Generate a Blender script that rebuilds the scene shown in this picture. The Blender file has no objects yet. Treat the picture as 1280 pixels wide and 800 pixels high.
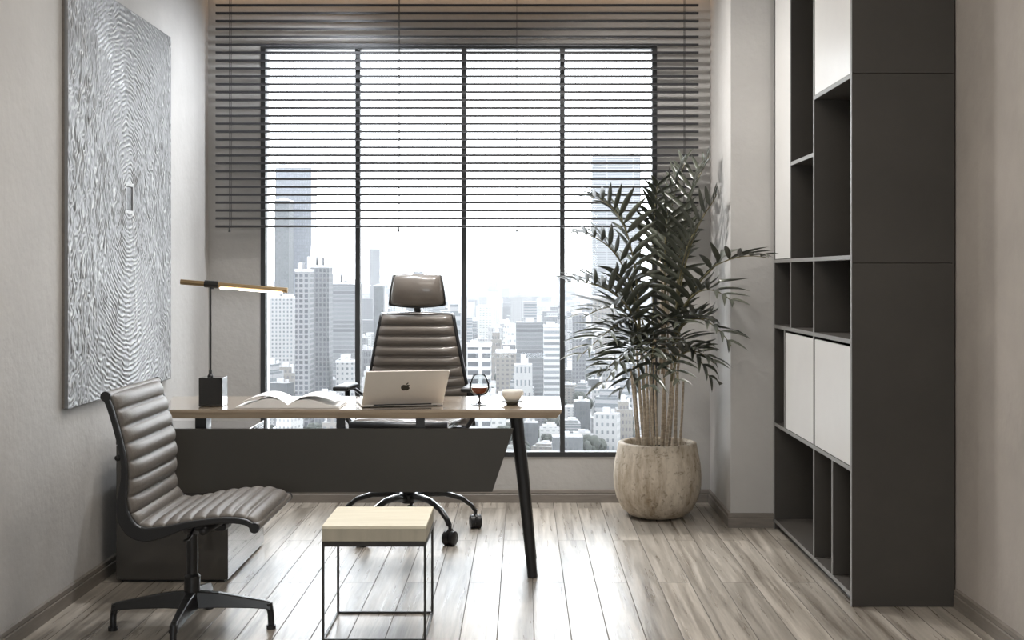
import bpy, bmesh, math, random
import numpy as np
from mathutils import Vector, Matrix, noise
PI = math.pi
R = math.radians
random.seed(7)
C = bpy.context.scene.collection
F, CX, CY, CH = 1550.0, 653.0, 343.0, 1.357      # focal length in px, vanishing point, eye height

# ------------------------------------------------------------------ materials
def node_mat(name):
    m = bpy.data.materials.new(name); m.use_nodes = True
    nt = m.node_tree; nt.nodes.clear()
    out = nt.nodes.new('ShaderNodeOutputMaterial')
    return m, nt, out

def N(nt, t, **kw):
    n = nt.nodes.new(t)
    for k, v in kw.items():
        if k in n.inputs: n.inputs[k].default_value = v
        else: setattr(n, k, v)
    return n

def pbr(name, col, rough=.5, metal=0., var=.0, nscale=8., stretch=(1,1,1), bump=0., bscale=None, coat=0., spec=.5, col2=None, rvar=0.):
    m, nt, out = node_mat(name)
    b = N(nt, 'ShaderNodeBsdfPrincipled')
    b.inputs['Roughness'].default_value = rough
    b.inputs['Metallic'].default_value = metal
    b.inputs['Coat Weight'].default_value = coat
    b.inputs['Specular IOR Level'].default_value = spec
    L = nt.links.new
    L(b.outputs[0], out.inputs[0])
    tc = N(nt, 'ShaderNodeTexCoord'); mp = N(nt, 'ShaderNodeMapping'); mp.inputs['Scale'].default_value = stretch
    L(tc.outputs['Object'], mp.inputs[0])
    nz = N(nt, 'ShaderNodeTexNoise', Scale=nscale, Detail=6., Roughness=.6)
    L(mp.outputs[0], nz.inputs['Vector'])
    c1 = tuple(col) + (1,)
    c2 = tuple(col2) + (1,) if col2 else tuple(max(0, c * (1 - var)) for c in col) + (1,)
    if col2 is None: c1 = tuple(min(1, c * (1 + var)) for c in col) + (1,)
    rp = N(nt, 'ShaderNodeValToRGB')
    rp.color_ramp.elements[0].position = .3; rp.color_ramp.elements[1].position = .7
    rp.color_ramp.elements[0].color = c2; rp.color_ramp.elements[1].color = c1
    L(nz.outputs['Fac'], rp.inputs[0]); L(rp.outputs[0], b.inputs['Base Color'])
    if rvar:
        mr = N(nt, 'ShaderNodeMapRange'); mr.inputs[3].default_value = max(0, rough - rvar); mr.inputs[4].default_value = rough + rvar
        L(nz.outputs['Fac'], mr.inputs[0]); L(mr.outputs[0], b.inputs['Roughness'])
    if bump:
        n2 = N(nt, 'ShaderNodeTexNoise', Scale=bscale or nscale * 4, Detail=5.)
        L(mp.outputs[0], n2.inputs['Vector'])
        bp = N(nt, 'ShaderNodeBump', Strength=bump, Distance=.01)
        L(n2.outputs['Fac'], bp.inputs['Height']); L(bp.outputs[0], b.inputs['Normal'])
    return m

M = {}
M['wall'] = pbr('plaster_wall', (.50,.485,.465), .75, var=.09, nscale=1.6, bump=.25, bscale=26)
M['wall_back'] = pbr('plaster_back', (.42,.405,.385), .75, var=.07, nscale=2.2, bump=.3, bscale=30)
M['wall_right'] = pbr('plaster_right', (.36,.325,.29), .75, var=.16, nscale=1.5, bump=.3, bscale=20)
M['ceiling'] = pbr('ceiling_paint', (.75,.73,.70), .8, var=.02)
M['base'] = pbr('baseboard_wood', (.20,.175,.15), .45, var=.12, nscale=10, stretch=(1,1,8))
M['frame'] = pbr('window_metal', (.022,.023,.024), .45)
M['slat'] = pbr('slat_dark', (.016,.015,.017), .5, var=.1)
M['cord'] = pbr('cord_dark', (.03,.03,.03), .8)
M['case'] = pbr('bookcase_laminate', (.060,.054,.047), .52, var=.10, nscale=3, spec=.4)
M['case_edge'] = pbr('bookcase_edge', (.21,.205,.195), .45)
M['case_white'] = pbr('white_laminate', (.66,.65,.63), .3, var=.02)
M['panel'] = pbr('panel_laminate', (.042,.038,.031), .5, var=.05, nscale=2)
M['black'] = pbr('black_metal', (.016,.016,.016), .32)
M['blackp'] = pbr('black_plastic', (.012,.012,.013), .4)
M['chrome'] = pbr('chrome', (.75,.75,.76), .12, 1.)
M['leather'] = pbr('taupe_leather', (.15,.130,.112), .30, var=.08, nscale=14, bump=.08, bscale=180, coat=.35)
M['leather2'] = pbr('grey_leather', (.155,.138,.122), .42, var=.10, nscale=14, bump=.15, bscale=160)
M['gold'] = pbr('brushed_brass', (.48,.35,.20), .32, 1., var=.1, nscale=30, stretch=(1,20,20))
M['lampblack'] = pbr('black_marble', (.012,.012,.012), .08, coat=.5)
M['paper'] = pbr('paper', (.86,.85,.83), .7, var=.03, nscale=30)
M['cover'] = pbr('book_cover', (.55,.52,.49), .6)
M['alu'] = pbr('laptop_aluminium', (.90,.85,.79), .34, 0., var=.02)
M['logo'] = pbr('logo_gloss', (.12,.12,.11), .15, .6)
M['porcelain'] = pbr('porcelain', (.80,.76,.69), .25, var=.02, coat=.3)
M['saucer'] = pbr('saucer_dark', (.12,.115,.09), .35)
M['coffee'] = pbr('coffee', (.03,.012,.006), .08)
M['soil'] = pbr('soil', (.035,.028,.02), .95, var=.5, nscale=60, bump=.8)
M['cane'] = pbr('palm_cane', (.42,.34,.25), .45, var=.35, nscale=6, stretch=(3,3,14))
M['leaf'] = pbr('palm_leaf', (.036,.042,.029), .28, col2=(.105,.11,.082), nscale=9, spec=.6)
M['rachis'] = pbr('palm_rachis', (.16,.14,.07), .45, var=.3, nscale=20)
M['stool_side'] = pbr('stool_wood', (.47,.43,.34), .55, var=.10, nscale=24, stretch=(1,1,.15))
M['stool_frame'] = pbr('stool_frame', (.035,.032,.028), .4, .3)
M['led_housing'] = pbr('led_housing', (.6,.58,.55), .5)

def emit(name, col, s):
    m, nt, out = node_mat(name)
    e = N(nt, 'ShaderNodeEmission', Strength=s); e.inputs[0].default_value = tuple(col) + (1,)
    nt.links.new(e.outputs[0], out.inputs[0]); return m
M['led_warm'] = emit('led_warm', (1.,.66,.40), 5.)
M['led_lamp'] = emit('led_lamp', (1.,.90,.78), 9.)
M['panel_light'] = emit('fill_panel_light', (1.,.94,.87), 4.6)  # glow of the fill panels added overhead

def glass_thin(name, tint=(1,1,1), ior=1.45):
    m, nt, out = node_mat(name); L = nt.links.new
    tr = N(nt, 'ShaderNodeBsdfTransparent'); tr.inputs[0].default_value = tuple(tint) + (1,)
    gl = N(nt, 'ShaderNodeBsdfGlossy', Roughness=.02)
    fr = N(nt, 'ShaderNodeFresnel', IOR=ior); mx = N(nt, 'ShaderNodeMixShader')
    L(fr.outputs[0], mx.inputs[0]); L(tr.outputs[0], mx.inputs[1]); L(gl.outputs[0], mx.inputs[2]); L(mx.outputs[0], out.inputs[0])
    return m
M['glass'] = glass_thin('window_glass', (.97,.98,.985), 1.25)
M['snifter'] = glass_thin('snifter_glass', (.95,.96,.96), 1.18)
M['snifter_stem'] = pbr('snifter_stem', (.06,.055,.055), .06, coat=1.)
M['brandy'] = pbr('brandy', (.30,.055,.015), .2, coat=.2, col2=(.16,.03,.008))

# wood floor: planks run away from the camera, 0.139 m wide, joints every 1.74 m, staggered by half
def floor_mat():
    m, nt, out = node_mat('oak_plank_floor'); L = nt.links.new
    b = N(nt, 'ShaderNodeBsdfPrincipled'); L(b.outputs[0], out.inputs[0])
    g = N(nt, 'ShaderNodeNewGeometry'); sp = N(nt, 'ShaderNodeSeparateXYZ'); L(g.outputs['Position'], sp.inputs[0])
    ax = N(nt, 'ShaderNodeMath', operation='ADD'); ax.inputs[1].default_value = .095 + .139 * 40
    L(sp.outputs[0], ax.inputs[0])
    ay = N(nt, 'ShaderNodeMath', operation='ADD'); ay.inputs[1].default_value = -5.46 + 1.74 * 20
    L(sp.outputs[1], ay.inputs[0])
    cb = N(nt, 'ShaderNodeCombineXYZ'); L(ay.outputs[0], cb.inputs[0]); L(ax.outputs[0], cb.inputs[1])
    br = N(nt, 'ShaderNodeTexBrick', offset=.5, offset_frequency=2, squash=1.)
    br.inputs['Scale'].default_value = 1.; br.inputs['Mortar Size'].default_value = .0024
    br.inputs['Mortar Smooth'].default_value = .3
    br.inputs['Brick Width'].default_value = 1.74; br.inputs['Row Height'].default_value = .139
    br.inputs['Color1'].default_value = (0,0,0,1); br.inputs['Color2'].default_value = (1,1,1,1); br.inputs['Mortar'].default_value = (.5,.5,.5,1)
    L(cb.outputs[0], br.inputs['Vector'])
    # grain
    tint = N(nt, 'ShaderNodeRGBToBW'); L(br.outputs['Color'], tint.inputs[0])
    off = N(nt, 'ShaderNodeMath', operation='MULTIPLY'); off.inputs[1].default_value = 13.; L(tint.outputs[0], off.inputs[0])
    cv = N(nt, 'ShaderNodeCombineXYZ')
    mx_ = N(nt, 'ShaderNodeMath', operation='MULTIPLY'); mx_.inputs[1].default_value = 16.; L(sp.outputs[0], mx_.inputs[0])
    my_ = N(nt, 'ShaderNodeMath', operation='MULTIPLY'); my_.inputs[1].default_value = .75; L(sp.outputs[1], my_.inputs[0])
    L(mx_.outputs[0], cv.inputs[0]); L(my_.outputs[0], cv.inputs[1]); L(off.outputs[0], cv.inputs[2])
    n1 = N(nt, 'ShaderNodeTexNoise', Scale=1.6, Detail=8., Roughness=.62, Distortion=.45); L(cv.outputs[0], n1.inputs['Vector'])
    r1 = N(nt, 'ShaderNodeValToRGB'); e = r1.color_ramp.elements
    e[0].position = .32; e[0].color = (.15,.125,.10,1); e[1].position = .68; e[1].color = (.50,.45,.39,1)
    x = r1.color_ramp.elements.new(.5); x.color = (.33,.295,.25,1)
    L(n1.outputs['Fac'], r1.inputs[0])
    mr = N(nt, 'ShaderNodeMapRange'); mr.inputs[3].default_value = .82; mr.inputs[4].default_value = 1.14; L(tint.outputs[0], mr.inputs[0])
    mu = N(nt, 'ShaderNodeMixRGB', blend_type='MULTIPLY'); mu.inputs[0].default_value = 1.
    L(r1.outputs[0], mu.inputs[1]); L(mr.outputs[0], mu.inputs[2])
    jm = N(nt, 'ShaderNodeMixRGB', blend_type='MIX'); L(br.outputs['Fac'], jm.inputs[0]); L(mu.outputs[0], jm.inputs[1]); jm.inputs[2].default_value = (.13,.115,.10,1)
    L(jm.outputs[0], b.inputs['Base Color'])
    n2 = N(nt, 'ShaderNodeTexNoise', Scale=3.2, Detail=6.); L(cv.outputs[0], n2.inputs['Vector'])
    rr = N(nt, 'ShaderNodeMapRange'); rr.inputs[3].default_value = .20; rr.inputs[4].default_value = .40
    L(n2.outputs['Fac'], rr.inputs[0]); 
    rj = N(nt, 'ShaderNodeMath', operation='MAXIMUM'); L(rr.outputs[0], rj.inputs[0]); L(br.outputs['Fac'], rj.inputs[1]); L(rj.outputs[0], b.inputs['Roughness'])
    hs = N(nt, 'ShaderNodeMath', operation='MULTIPLY_ADD'); hs.inputs[1].default_value = -1.2; L(br.outputs['Fac'], hs.inputs[0]); L(n1.outputs['Fac'], hs.inputs[2])
    bp = N(nt, 'ShaderNodeBump', Strength=.22, Distance=.004); L(hs.outputs[0], bp.inputs['Height']); L(bp.outputs[0], b.inputs['Normal'])
    return m
M['floor'] = floor_mat()

def wood_mat(name, ca, cb_, rough, sx=(1,1,1), scale=3., coat=0., dist=1.):
    m, nt, out = node_mat(name); L = nt.links.new
    b = N(nt, 'ShaderNodeBsdfPrincipled', Roughness=rough); b.inputs['Coat Weight'].default_value = coat; b.inputs['Coat Roughness'].default_value = .06
    L(b.outputs[0], out.inputs[0])
    tc = N(nt, 'ShaderNodeTexCoord'); mp = N(nt, 'ShaderNodeMapping'); mp.inputs['Scale'].default_value = sx; L(tc.outputs['Object'], mp.inputs[0])
    n1 = N(nt, 'ShaderNodeTexNoise', Scale=scale, Detail=8., Roughness=.6, Distortion=dist); L(mp.outputs[0], n1.inputs['Vector'])
    r1 = N(nt, 'ShaderNodeValToRGB'); r1.color_ramp.elements[0].position = .35; r1.color_ramp.elements[1].position = .66
    r1.color_ramp.elements[0].color = tuple(ca) + (1,); r1.color_ramp.elements[1].color = tuple(cb_) + (1,)
    L(n1.outputs['Fac'], r1.inputs[0]); L(r1.outputs[0], b.inputs['Base Color'])
    bp = N(nt, 'ShaderNodeBump', Strength=.05, Distance=.002); L(n1.outputs['Fac'], bp.inputs['Height']); L(bp.outputs[0], b.inputs['Normal'])
    return m
M['desktop'] = wood_mat('desk_top_wood', (.33,.25,.175), (.45,.36,.26), .26, (1,9,9), 3., coat=1.)
M['stool_top'] = wood_mat('stool_top_lit_wood', (.78,.72,.56), (.88,.82,.66), .5, (1,12,12), 4.)  # paler than the side: light from above put into the colour

def pot_mat():
    m, nt, out = node_mat('travertine_pot'); L = nt.links.new
    b = N(nt, 'ShaderNodeBsdfPrincipled', Roughness=.75); L(b.outputs[0], out.inputs[0])
    tc = N(nt, 'ShaderNodeTexCoord'); mp = N(nt, 'ShaderNodeMapping'); mp.inputs['Scale'].default_value = (1,1,.22); L(tc.outputs['Object'], mp.inputs[0])
    n1 = N(nt, 'ShaderNodeTexNoise', Scale=11., Detail=8., Roughness=.7); L(mp.outputs[0], n1.inputs['Vector'])
    n2 = N(nt, 'ShaderNodeTexNoise', Scale=34., Detail=5., Roughness=.7); L(tc.outputs['Object'], n2.inputs['Vector'])
    r1 = N(nt, 'ShaderNodeValToRGB'); r1.color_ramp.elements[0].position = .34; r1.color_ramp.elements[1].position = .60
    r1.color_ramp.elements[0].color = (.30,.225,.145,1); r1.color_ramp.elements[1].color = (.66,.58,.47,1); L(n1.outputs['Fac'], r1.inputs[0])
    r2 = N(nt, 'ShaderNodeValToRGB'); r2.color_ramp.elements[0].position = .33; r2.color_ramp.elements[1].position = .45
    r2.color_ramp.elements[0].color = (.42,.38,.33,1); r2.color_ramp.elements[1].color = (1,1,1,1); L(n2.outputs['Fac'], r2.inputs[0])
    mu = N(nt, 'ShaderNodeMixRGB', blend_type='MULTIPLY'); mu.inputs[0].default_value = .8; L(r1.outputs[0], mu.inputs[1]); L(r2.outputs[0], mu.inputs[2])
    L(mu.outputs[0], b.inputs['Base Color'])
    bp = N(nt, 'ShaderNodeBump', Strength=.5, Distance=.006); L(n2.outputs['Fac'], bp.inputs['Height']); L(bp.outputs[0], b.inputs['Normal'])
    return m
M['pot'] = pot_mat()

# ------------------------------------------------------------------ mesh helpers
def nb(): return bmesh.new()
def box(bm, x0, x1, y0, y1, z0, z1):
    v = [bm.verts.new(p) for p in ((x0,y0,z0),(x1,y0,z0),(x1,y1,z0),(x0,y1,z0),(x0,y0,z1),(x1,y0,z1),(x1,y1,z1),(x0,y1,z1))]
    for f in ((3,2,1,0),(4,5,6,7),(0,1,5,4),(1,2,6,5),(2,3,7,6),(3,0,4,7)): bm.faces.new([v[i] for i in f])
def prism(bm, pts, axis, a0, a1):
    """extrude a closed 2D outline along an axis: 'y' -> pts are (x,z); 'x' -> (y,z); 'z' -> (x,y)"""
    def P(p, a): return {'y':(p[0],a,p[1]), 'x':(a,p[0],p[1]), 'z':(p[0],p[1],a)}[axis]
    a = [bm.verts.new(P(p, a0)) for p in pts]; b = [bm.verts.new(P(p, a1)) for p in pts]
    n = len(pts)
    bm.faces.new(a); bm.faces.new(b[::-1])
    for i in range(n): bm.faces.new((a[i], b[i], b[(i+1)%n], a[(i+1)%n]))
def frame_at(t):
    t = t.normalized(); u = Vector((0,0,1)) if abs(t.z) < .95 else Vector((1,0,0))
    s = t.cross(u).normalized(); return s, s.cross(t).normalized()
def tube(bm, pts, r, seg=10, flat=1., caps=True):
    pts = [Vector(p) for p in pts]; n = len(pts)
    rr = r if isinstance(r, (list, tuple)) else [r] * n
    rings = []
    for i, p in enumerate(pts):
        t = pts[min(i+1, n-1)] - pts[max(i-1, 0)]
        s, u = frame_at(t)
        if rings and s.dot(ls) < 0: s, u = -s, -u
        ls = s
        rings.append([bm.verts.new(p + rr[i] * (math.cos(2*PI*k/seg) * s + flat * math.sin(2*PI*k/seg) * u)) for k in range(seg)])
    for a, b in zip(rings, rings[1:]):
        for k in range(seg): bm.faces.new((a[k], a[(k+1)%seg], b[(k+1)%seg], b[k]))
    if caps: bm.faces.new(rings[0][::-1]); bm.faces.new(rings[-1])
def lathe(bm, prof, c=(0,0,0), seg=32, close=False):
    rings = []
    for r, z in prof:
        if r < 1e-6: rings.append([bm.verts.new((c[0], c[1], c[2]+z))])
        else: rings.append([bm.verts.new((c[0]+r*math.cos(2*PI*k/seg), c[1]+r*math.sin(2*PI*k/seg), c[2]+z)) for k in range(seg)])
    for a, b in zip(rings, rings[1:]):
        for k in range(seg):
            k2 = (k+1) % seg
            if len(a) == 1 and len(b) == 1: continue
            if len(a) == 1: bm.faces.new((a[0], b[k2], b[k]))
            elif len(b) == 1: bm.faces.new((a[k], a[k2], b[0]))
            else: bm.faces.new((a[k], a[k2], b[k2], b[k]))
def bar(bm, p0, p1, w, h):
    """rectangular bar between two points, w across, h in the up-ish direction"""
    p0, p1 = Vector(p0), Vector(p1); s, u = frame_at(p1 - p0)
    v = []
    for p in (p0, p1):
        for a, b in ((-1,-1),(1,-1),(1,1),(-1,1)): v.append(bm.verts.new(p + s*a*w/2 + u*b*h/2))
    for f in ((3,2,1,0),(4,5,6,7),(0,1,5,4),(1,2,6,5),(2,3,7,6),(3,0,4,7)): bm.faces.new([v[i] for i in f])
def wpos(o):
    p = Vector((0,0,0))
    while o: p += o.location; o = o.parent
    return p
def obj(name, bm, mat, parent=None, smooth=False, bevel=0., world=True, subsurf=0, segs=2, origin=None):
    bmesh.ops.recalc_face_normals(bm, faces=bm.faces[:])
    me = bpy.data.meshes.new(name); bm.to_mesh(me); bm.free()
    o = bpy.data.objects.new(name, me); C.objects.link(o)
    me.materials.append(mat)
    if parent:
        o.parent = parent
        if world: me.transform(Matrix.Translation(-wpos(parent)))
    if origin is not None and not parent:
        me.transform(Matrix.Translation(-Vector(origin))); o.location = origin
    if smooth: me.polygons.foreach_set('use_smooth', [True]*len(me.polygons))
    if bevel:
        b = o.modifiers.new('bevel', 'BEVEL'); b.width = bevel; b.segments = segs; b.limit_method = 'ANGLE'; b.angle_limit = R(40)
    if subsurf:
        s = o.modifiers.new('subsurf', 'SUBSURF'); s.levels = s.render_levels = subsurf
    return o
def smooth_by_angle(o, deg=35):
    me = o.data; me.polygons.foreach_set('use_smooth', [True]*len(me.polygons))
    bm = bmesh.new(); bm.from_mesh(me)
    for e in bm.edges:
        if len(e.link_faces) == 2 and e.calc_face_angle(0) > R(deg): e.smooth = False
    bm.to_mesh(me); bm.free(); return o
def thing(name, label, cat, loc=(0,0,0), group=None):
    o = bpy.data.objects.new(name, None); C.objects.link(o); o.location = loc
    o['label'] = label; o['category'] = cat
    if group: o['group'] = group
    o.empty_display_size = .1
    return o
def tag(o, label, cat, group=None, kind=None):
    o['label'] = label; o['category'] = cat
    if group: o['group'] = group
    if kind: o['kind'] = kind
    return o
def struct(name, bm, mat, label, parent=None, **kw):
    o = obj(name, bm, mat, parent, **kw)
    if not parent: o['kind'] = 'structure'; o['label'] = label; o['category'] = name.split('_')[0]
    return o
def dup(root, loc, rz=0, scale=None):
    r = root.copy(); C.objects.link(r); r.location = loc; r.rotation_euler = (0,0,rz)
    if scale: r.scale = scale
    for ch in list(root.children):
        c = ch.copy(); C.objects.link(c); c.parent = r
        for g in ch.children:
            d = g.copy(); C.objects.link(d); d.parent = c
    return r

# ------------------------------------------------------------------ room
XL, XR, YB, YF, ZC = -1.87, 1.77, 7.381, -2.6, 3.06
T = .25
bm = nb(); box(bm, XL-T, XR+T, YF-T, YB+T, -.2, 0); struct('floor', bm, M['floor'], 'grey brown oak plank floor running towards the window')
bm = nb(); box(bm, XL-T, XR+T, YF-T, YB+T, ZC, ZC+.2); struct('ceiling', bm, M['ceiling'], 'white painted ceiling above the office')
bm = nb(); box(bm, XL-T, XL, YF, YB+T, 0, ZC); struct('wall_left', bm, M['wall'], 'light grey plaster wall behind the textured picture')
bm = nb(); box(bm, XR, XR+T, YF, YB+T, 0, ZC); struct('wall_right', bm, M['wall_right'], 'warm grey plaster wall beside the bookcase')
# window wall with its opening
WX0, WX1, WZ0, WZ1 = -1.557, .80, .272, 2.727
def holed(bm, x0, x1, y0, y1, z0, z1, hx0, hx1, hz0, hz1):
    box(bm, x0, hx0, y0, y1, z0, z1); box(bm, hx1, x1, y0, y1, z0, z1)
    box(bm, hx0, hx1, y0, y1, z0, hz0); box(bm, hx0, hx1, y0, y1, hz1, z1)
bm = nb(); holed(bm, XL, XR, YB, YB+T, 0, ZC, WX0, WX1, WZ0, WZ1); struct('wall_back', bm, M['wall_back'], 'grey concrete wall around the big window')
PX, PY = 1.117, 6.65
bm = nb(); box(bm, PX, XR, PY, YB, 0, ZC); struct('wall_pilaster', bm, M['wall'], 'grey plaster pilaster between window and bookcase')
# rear wall (behind the camera) with an opening added to let in fill light
bm = nb(); holed(bm, XL, XR, YF-T, YF, 0, ZC, -1.2, 1.1, 1.0, 2.5); struct('wall_front', bm, M['wall'], 'plaster wall behind the viewer with an added fill window')
# baseboards with a bead
def baseboard(bm, axis, a0, a1, face, sgn):
    """axis 'x': runs along x at y=face, bulging by sgn in y"""
    h, t = .078, .014
    pr = [(0,0),(t,0),(t,h*.62),(t*.7,h*.68),(t*.9,h*.74),(t*.8,h*.93),(0,h)]
    if axis == 'x': prism(bm, [(face+sgn*p, z) for p, z in pr], 'x', a0, a1)
    else: prism(bm, [(face+sgn*p, z) for p, z in pr], 'y', a0, a1)
bm = nb(); baseboard(bm, 'x', XL, PX, YB, -1); struct('baseboard_back', bm, M['base'], 'grey brown baseboard under the window')
bm = nb(); baseboard(bm, 'y', YF, YB, XL, 1); struct('baseboard_left', bm, M['base'], 'grey brown baseboard along the left wall')
bm = nb(); baseboard(bm, 'y', PY+.0005, YB-.014, PX, -1); baseboard(bm, 'x', PX-.0142, 1.345, PY, -1)
struct('baseboard_pilaster', bm, M['base'], 'grey brown baseboard around the pilaster')
bm = nb(); baseboard(bm, 'y', YF, 5.05, XR, -1); struct('baseboard_right', bm, M['base'], 'grey brown baseboard along the right wall')

# window
def frame_bars(bm, x0, x1, z0, z1, y0, y1, w):
    box(bm, x0, x0+w, y0, y1, z0, z1); box(bm, x1-w, x1, y0, y1, z0, z1)
    box(bm, x0+w, x1-w, y0, y1, z0, z0+w); box(bm, x0+w, x1-w, y0, y1, z1-w, z1)
win = bpy.data.objects.new('window_1', None); C.objects.link(win); win.location = (0, YB, WZ0)
win['kind'] = 'structure'; win['label'] = 'large black framed four light window onto the city'; win['category'] = 'window'
bm = nb(); frame_bars(bm, WX0, WX1, WZ0, WZ1, YB-.006, YB+.06, .028); obj('window_frame', bm, M['frame'], win)
edges = [WX0+.028]
for px in (447, 580, 703):
    x = (px-CX)/210.0
    bm = nb(); box(bm, x-.0145, x+.0145, YB-.002, YB+.058, WZ0+.028, WZ1-.028); obj('mullion', bm, M['frame'], win)
    edges += [x-.0145, x+.0145]
edges.append(WX1-.028)
for i in range(0, 8, 2):
    bm = nb(); box(bm, edges[i], edges[i+1], YB+.026, YB+.032, WZ0+.028, WZ1-.028); obj('pane', bm, M['glass'], win)
win2 = bpy.data.objects.new('fill_window', None); C.objects.link(win2); win2.location = (0, YF, 1.0)  # unseen window, added so sky light fills the room from the rear
win2['kind'] = 'structure'; win2['label'] = 'added unseen black framed window behind the viewer for fill light'; win2['category'] = 'window'
bm = nb(); frame_bars(bm, -1.2, 1.1, 1.0, 2.5, YF-.06, YF, .04); box(bm, -.07, -.03, YF-.06, YF, 1.04, 2.46); obj('window_frame', bm, M['frame'], win2)
for xa, xb in ((-1.16,-.07),(-.03,1.06)):
    bm = nb(); box(bm, xa, xb, YF-.034, YF-.028, 1.04, 2.46); obj('pane', bm, M['glass'], win2)

# cove led above the blind, on the ceiling edge
led = thing('cove_light', 'thin warm LED strip along the ceiling above the blind', 'light', (-.2, 7.33, ZC))
bm = nb(); box(bm, XL+.02, PX-.02, 7.315, 7.345, ZC-.014, ZC-.001); obj('housing', bm, M['led_housing'], led)
bm = nb(); box(bm, XL+.03, PX-.03, 7.320, 7.340, ZC-.018, ZC-.014); obj('diffuser', bm, M['led_warm'], led)
# unseen light panels added at the ceiling for soft fill
for i, (x, y) in enumerate(((-.1, 1.2), (-.1, 4.35))):
    t = thing('fill_panel', ('added unseen fill light panel on the ceiling behind the viewer', 'added unseen fill light panel on the ceiling above the stool')[i], 'light', (x, y, ZC))
    bm = nb(); frame_bars(bm, x-.95, x+.95, 0, .9, 0, .03, .03); bmesh.ops.transform(bm, matrix=Matrix(((1,0,0,0),(0,0,1,y-.45),(0,1,0,ZC-.032),(0,0,0,1))), verts=bm.verts[:]); obj('light_frame', bm, M['ceiling'], t)
    bm = nb(); box(bm, x-.92, x+.92, y-.42, y+.42, ZC-.02, ZC-.005); obj('diffuser', bm, M['panel_light'], t)

for i, (x, y, pw, lab) in enumerate(((-1.0, 6.80, 110, 'added unseen ceiling spot washing the left wall corner'), (.05, 6.35, 130, 'added unseen ceiling spot in front of the palm'), (-.55, 6.2, 60, 'added unseen ceiling spot above the office chair'))):
    t = thing('added_spot', lab, 'light', (x, y, ZC))  # unseen spots added to brighten the wall corner, palm and chair
    bm = nb(); lathe(bm, [(.036,-.001),(.036,-.02),(.050,-.006),(.052,-.001)], (x,y,ZC), 28); obj('spot_ring', bm, M['frame'], t)
    l = bpy.data.lights.new('spot_lamp', 'SPOT'); l.energy = pw; l.spot_size = R(165); l.spot_blend = 1.; l.shadow_soft_size = .07; l.color = ((.88,.93,1.),(1.,.97,.94),(1.,.97,.94))[i]
    lo = bpy.data.objects.new('spot_lamp', l); C.objects.link(lo); lo.parent = t; lo.location = (0,0,-.03); lo.rotation_euler = ((0,R(10),0),(0,R(-24),0),(0,0,0))[i]

# ------------------------------------------------------------------ venetian blind
YBL = 7.263
bl = thing('venetian_blind', 'dark horizontal slat blind lowered over half the window', 'blind', (-.38, YBL, ZC))
BX0, BX1, ZB, DZ = -1.795, 1.031, 1.638, .04625
bm = nb()
for k in range(1, 30):
    z = ZB + DZ*k; w = .011; tl = .0006
    n = 4; pts = []
    for j in range(n+1):
        a = -1 + 2*j/n; pts.append((YBL + a*w, z + .0062 + .0008*(1-a*a) + tl*a))
    out = pts + [(y, zz-.0124) for y, zz in reversed(pts)]
    prism(bm, out, 'x', BX0, BX1)
obj('slatted_shade', bm, M['slat'], bl)
bm = nb(); box(bm, BX0, BX1, YBL-.02, YBL+.02, ZB-.006, ZB+.006); obj('bottom_rail', bm, M['slat'], bl, bevel=.003)
bm = nb(); box(bm, BX0, BX1, YBL-.025, YBL+.025, ZC-.045, ZC-.001); obj('headrail', bm, M['slat'], bl)
for px in (288, 499, 646, 855.5):
    x = (px-CX)/213.4
    bm = nb()
    for yy in (YBL-.022, YBL+.022): tube(bm, [(x, yy, ZB-.004), (x, yy, ZC-.045)], .0018, 6)
    for k in range(0, 30): tube(bm, [(x, YBL-.022, ZB+DZ*k-.006), (x, YBL+.022, ZB+DZ*k-.006)], .0008, 5)
    c = obj('cord', bm, M['cord'], bl)
    bm = nb(); lathe(bm, [(0,.004),(.003,.002),(.004,-.012),(.0065,-.022),(.0065,-.027),(0,-.028)], (x, YBL-.022, ZB-.006), 10)
    obj('tassel', bm, M['cord'], c, smooth=True)

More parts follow.
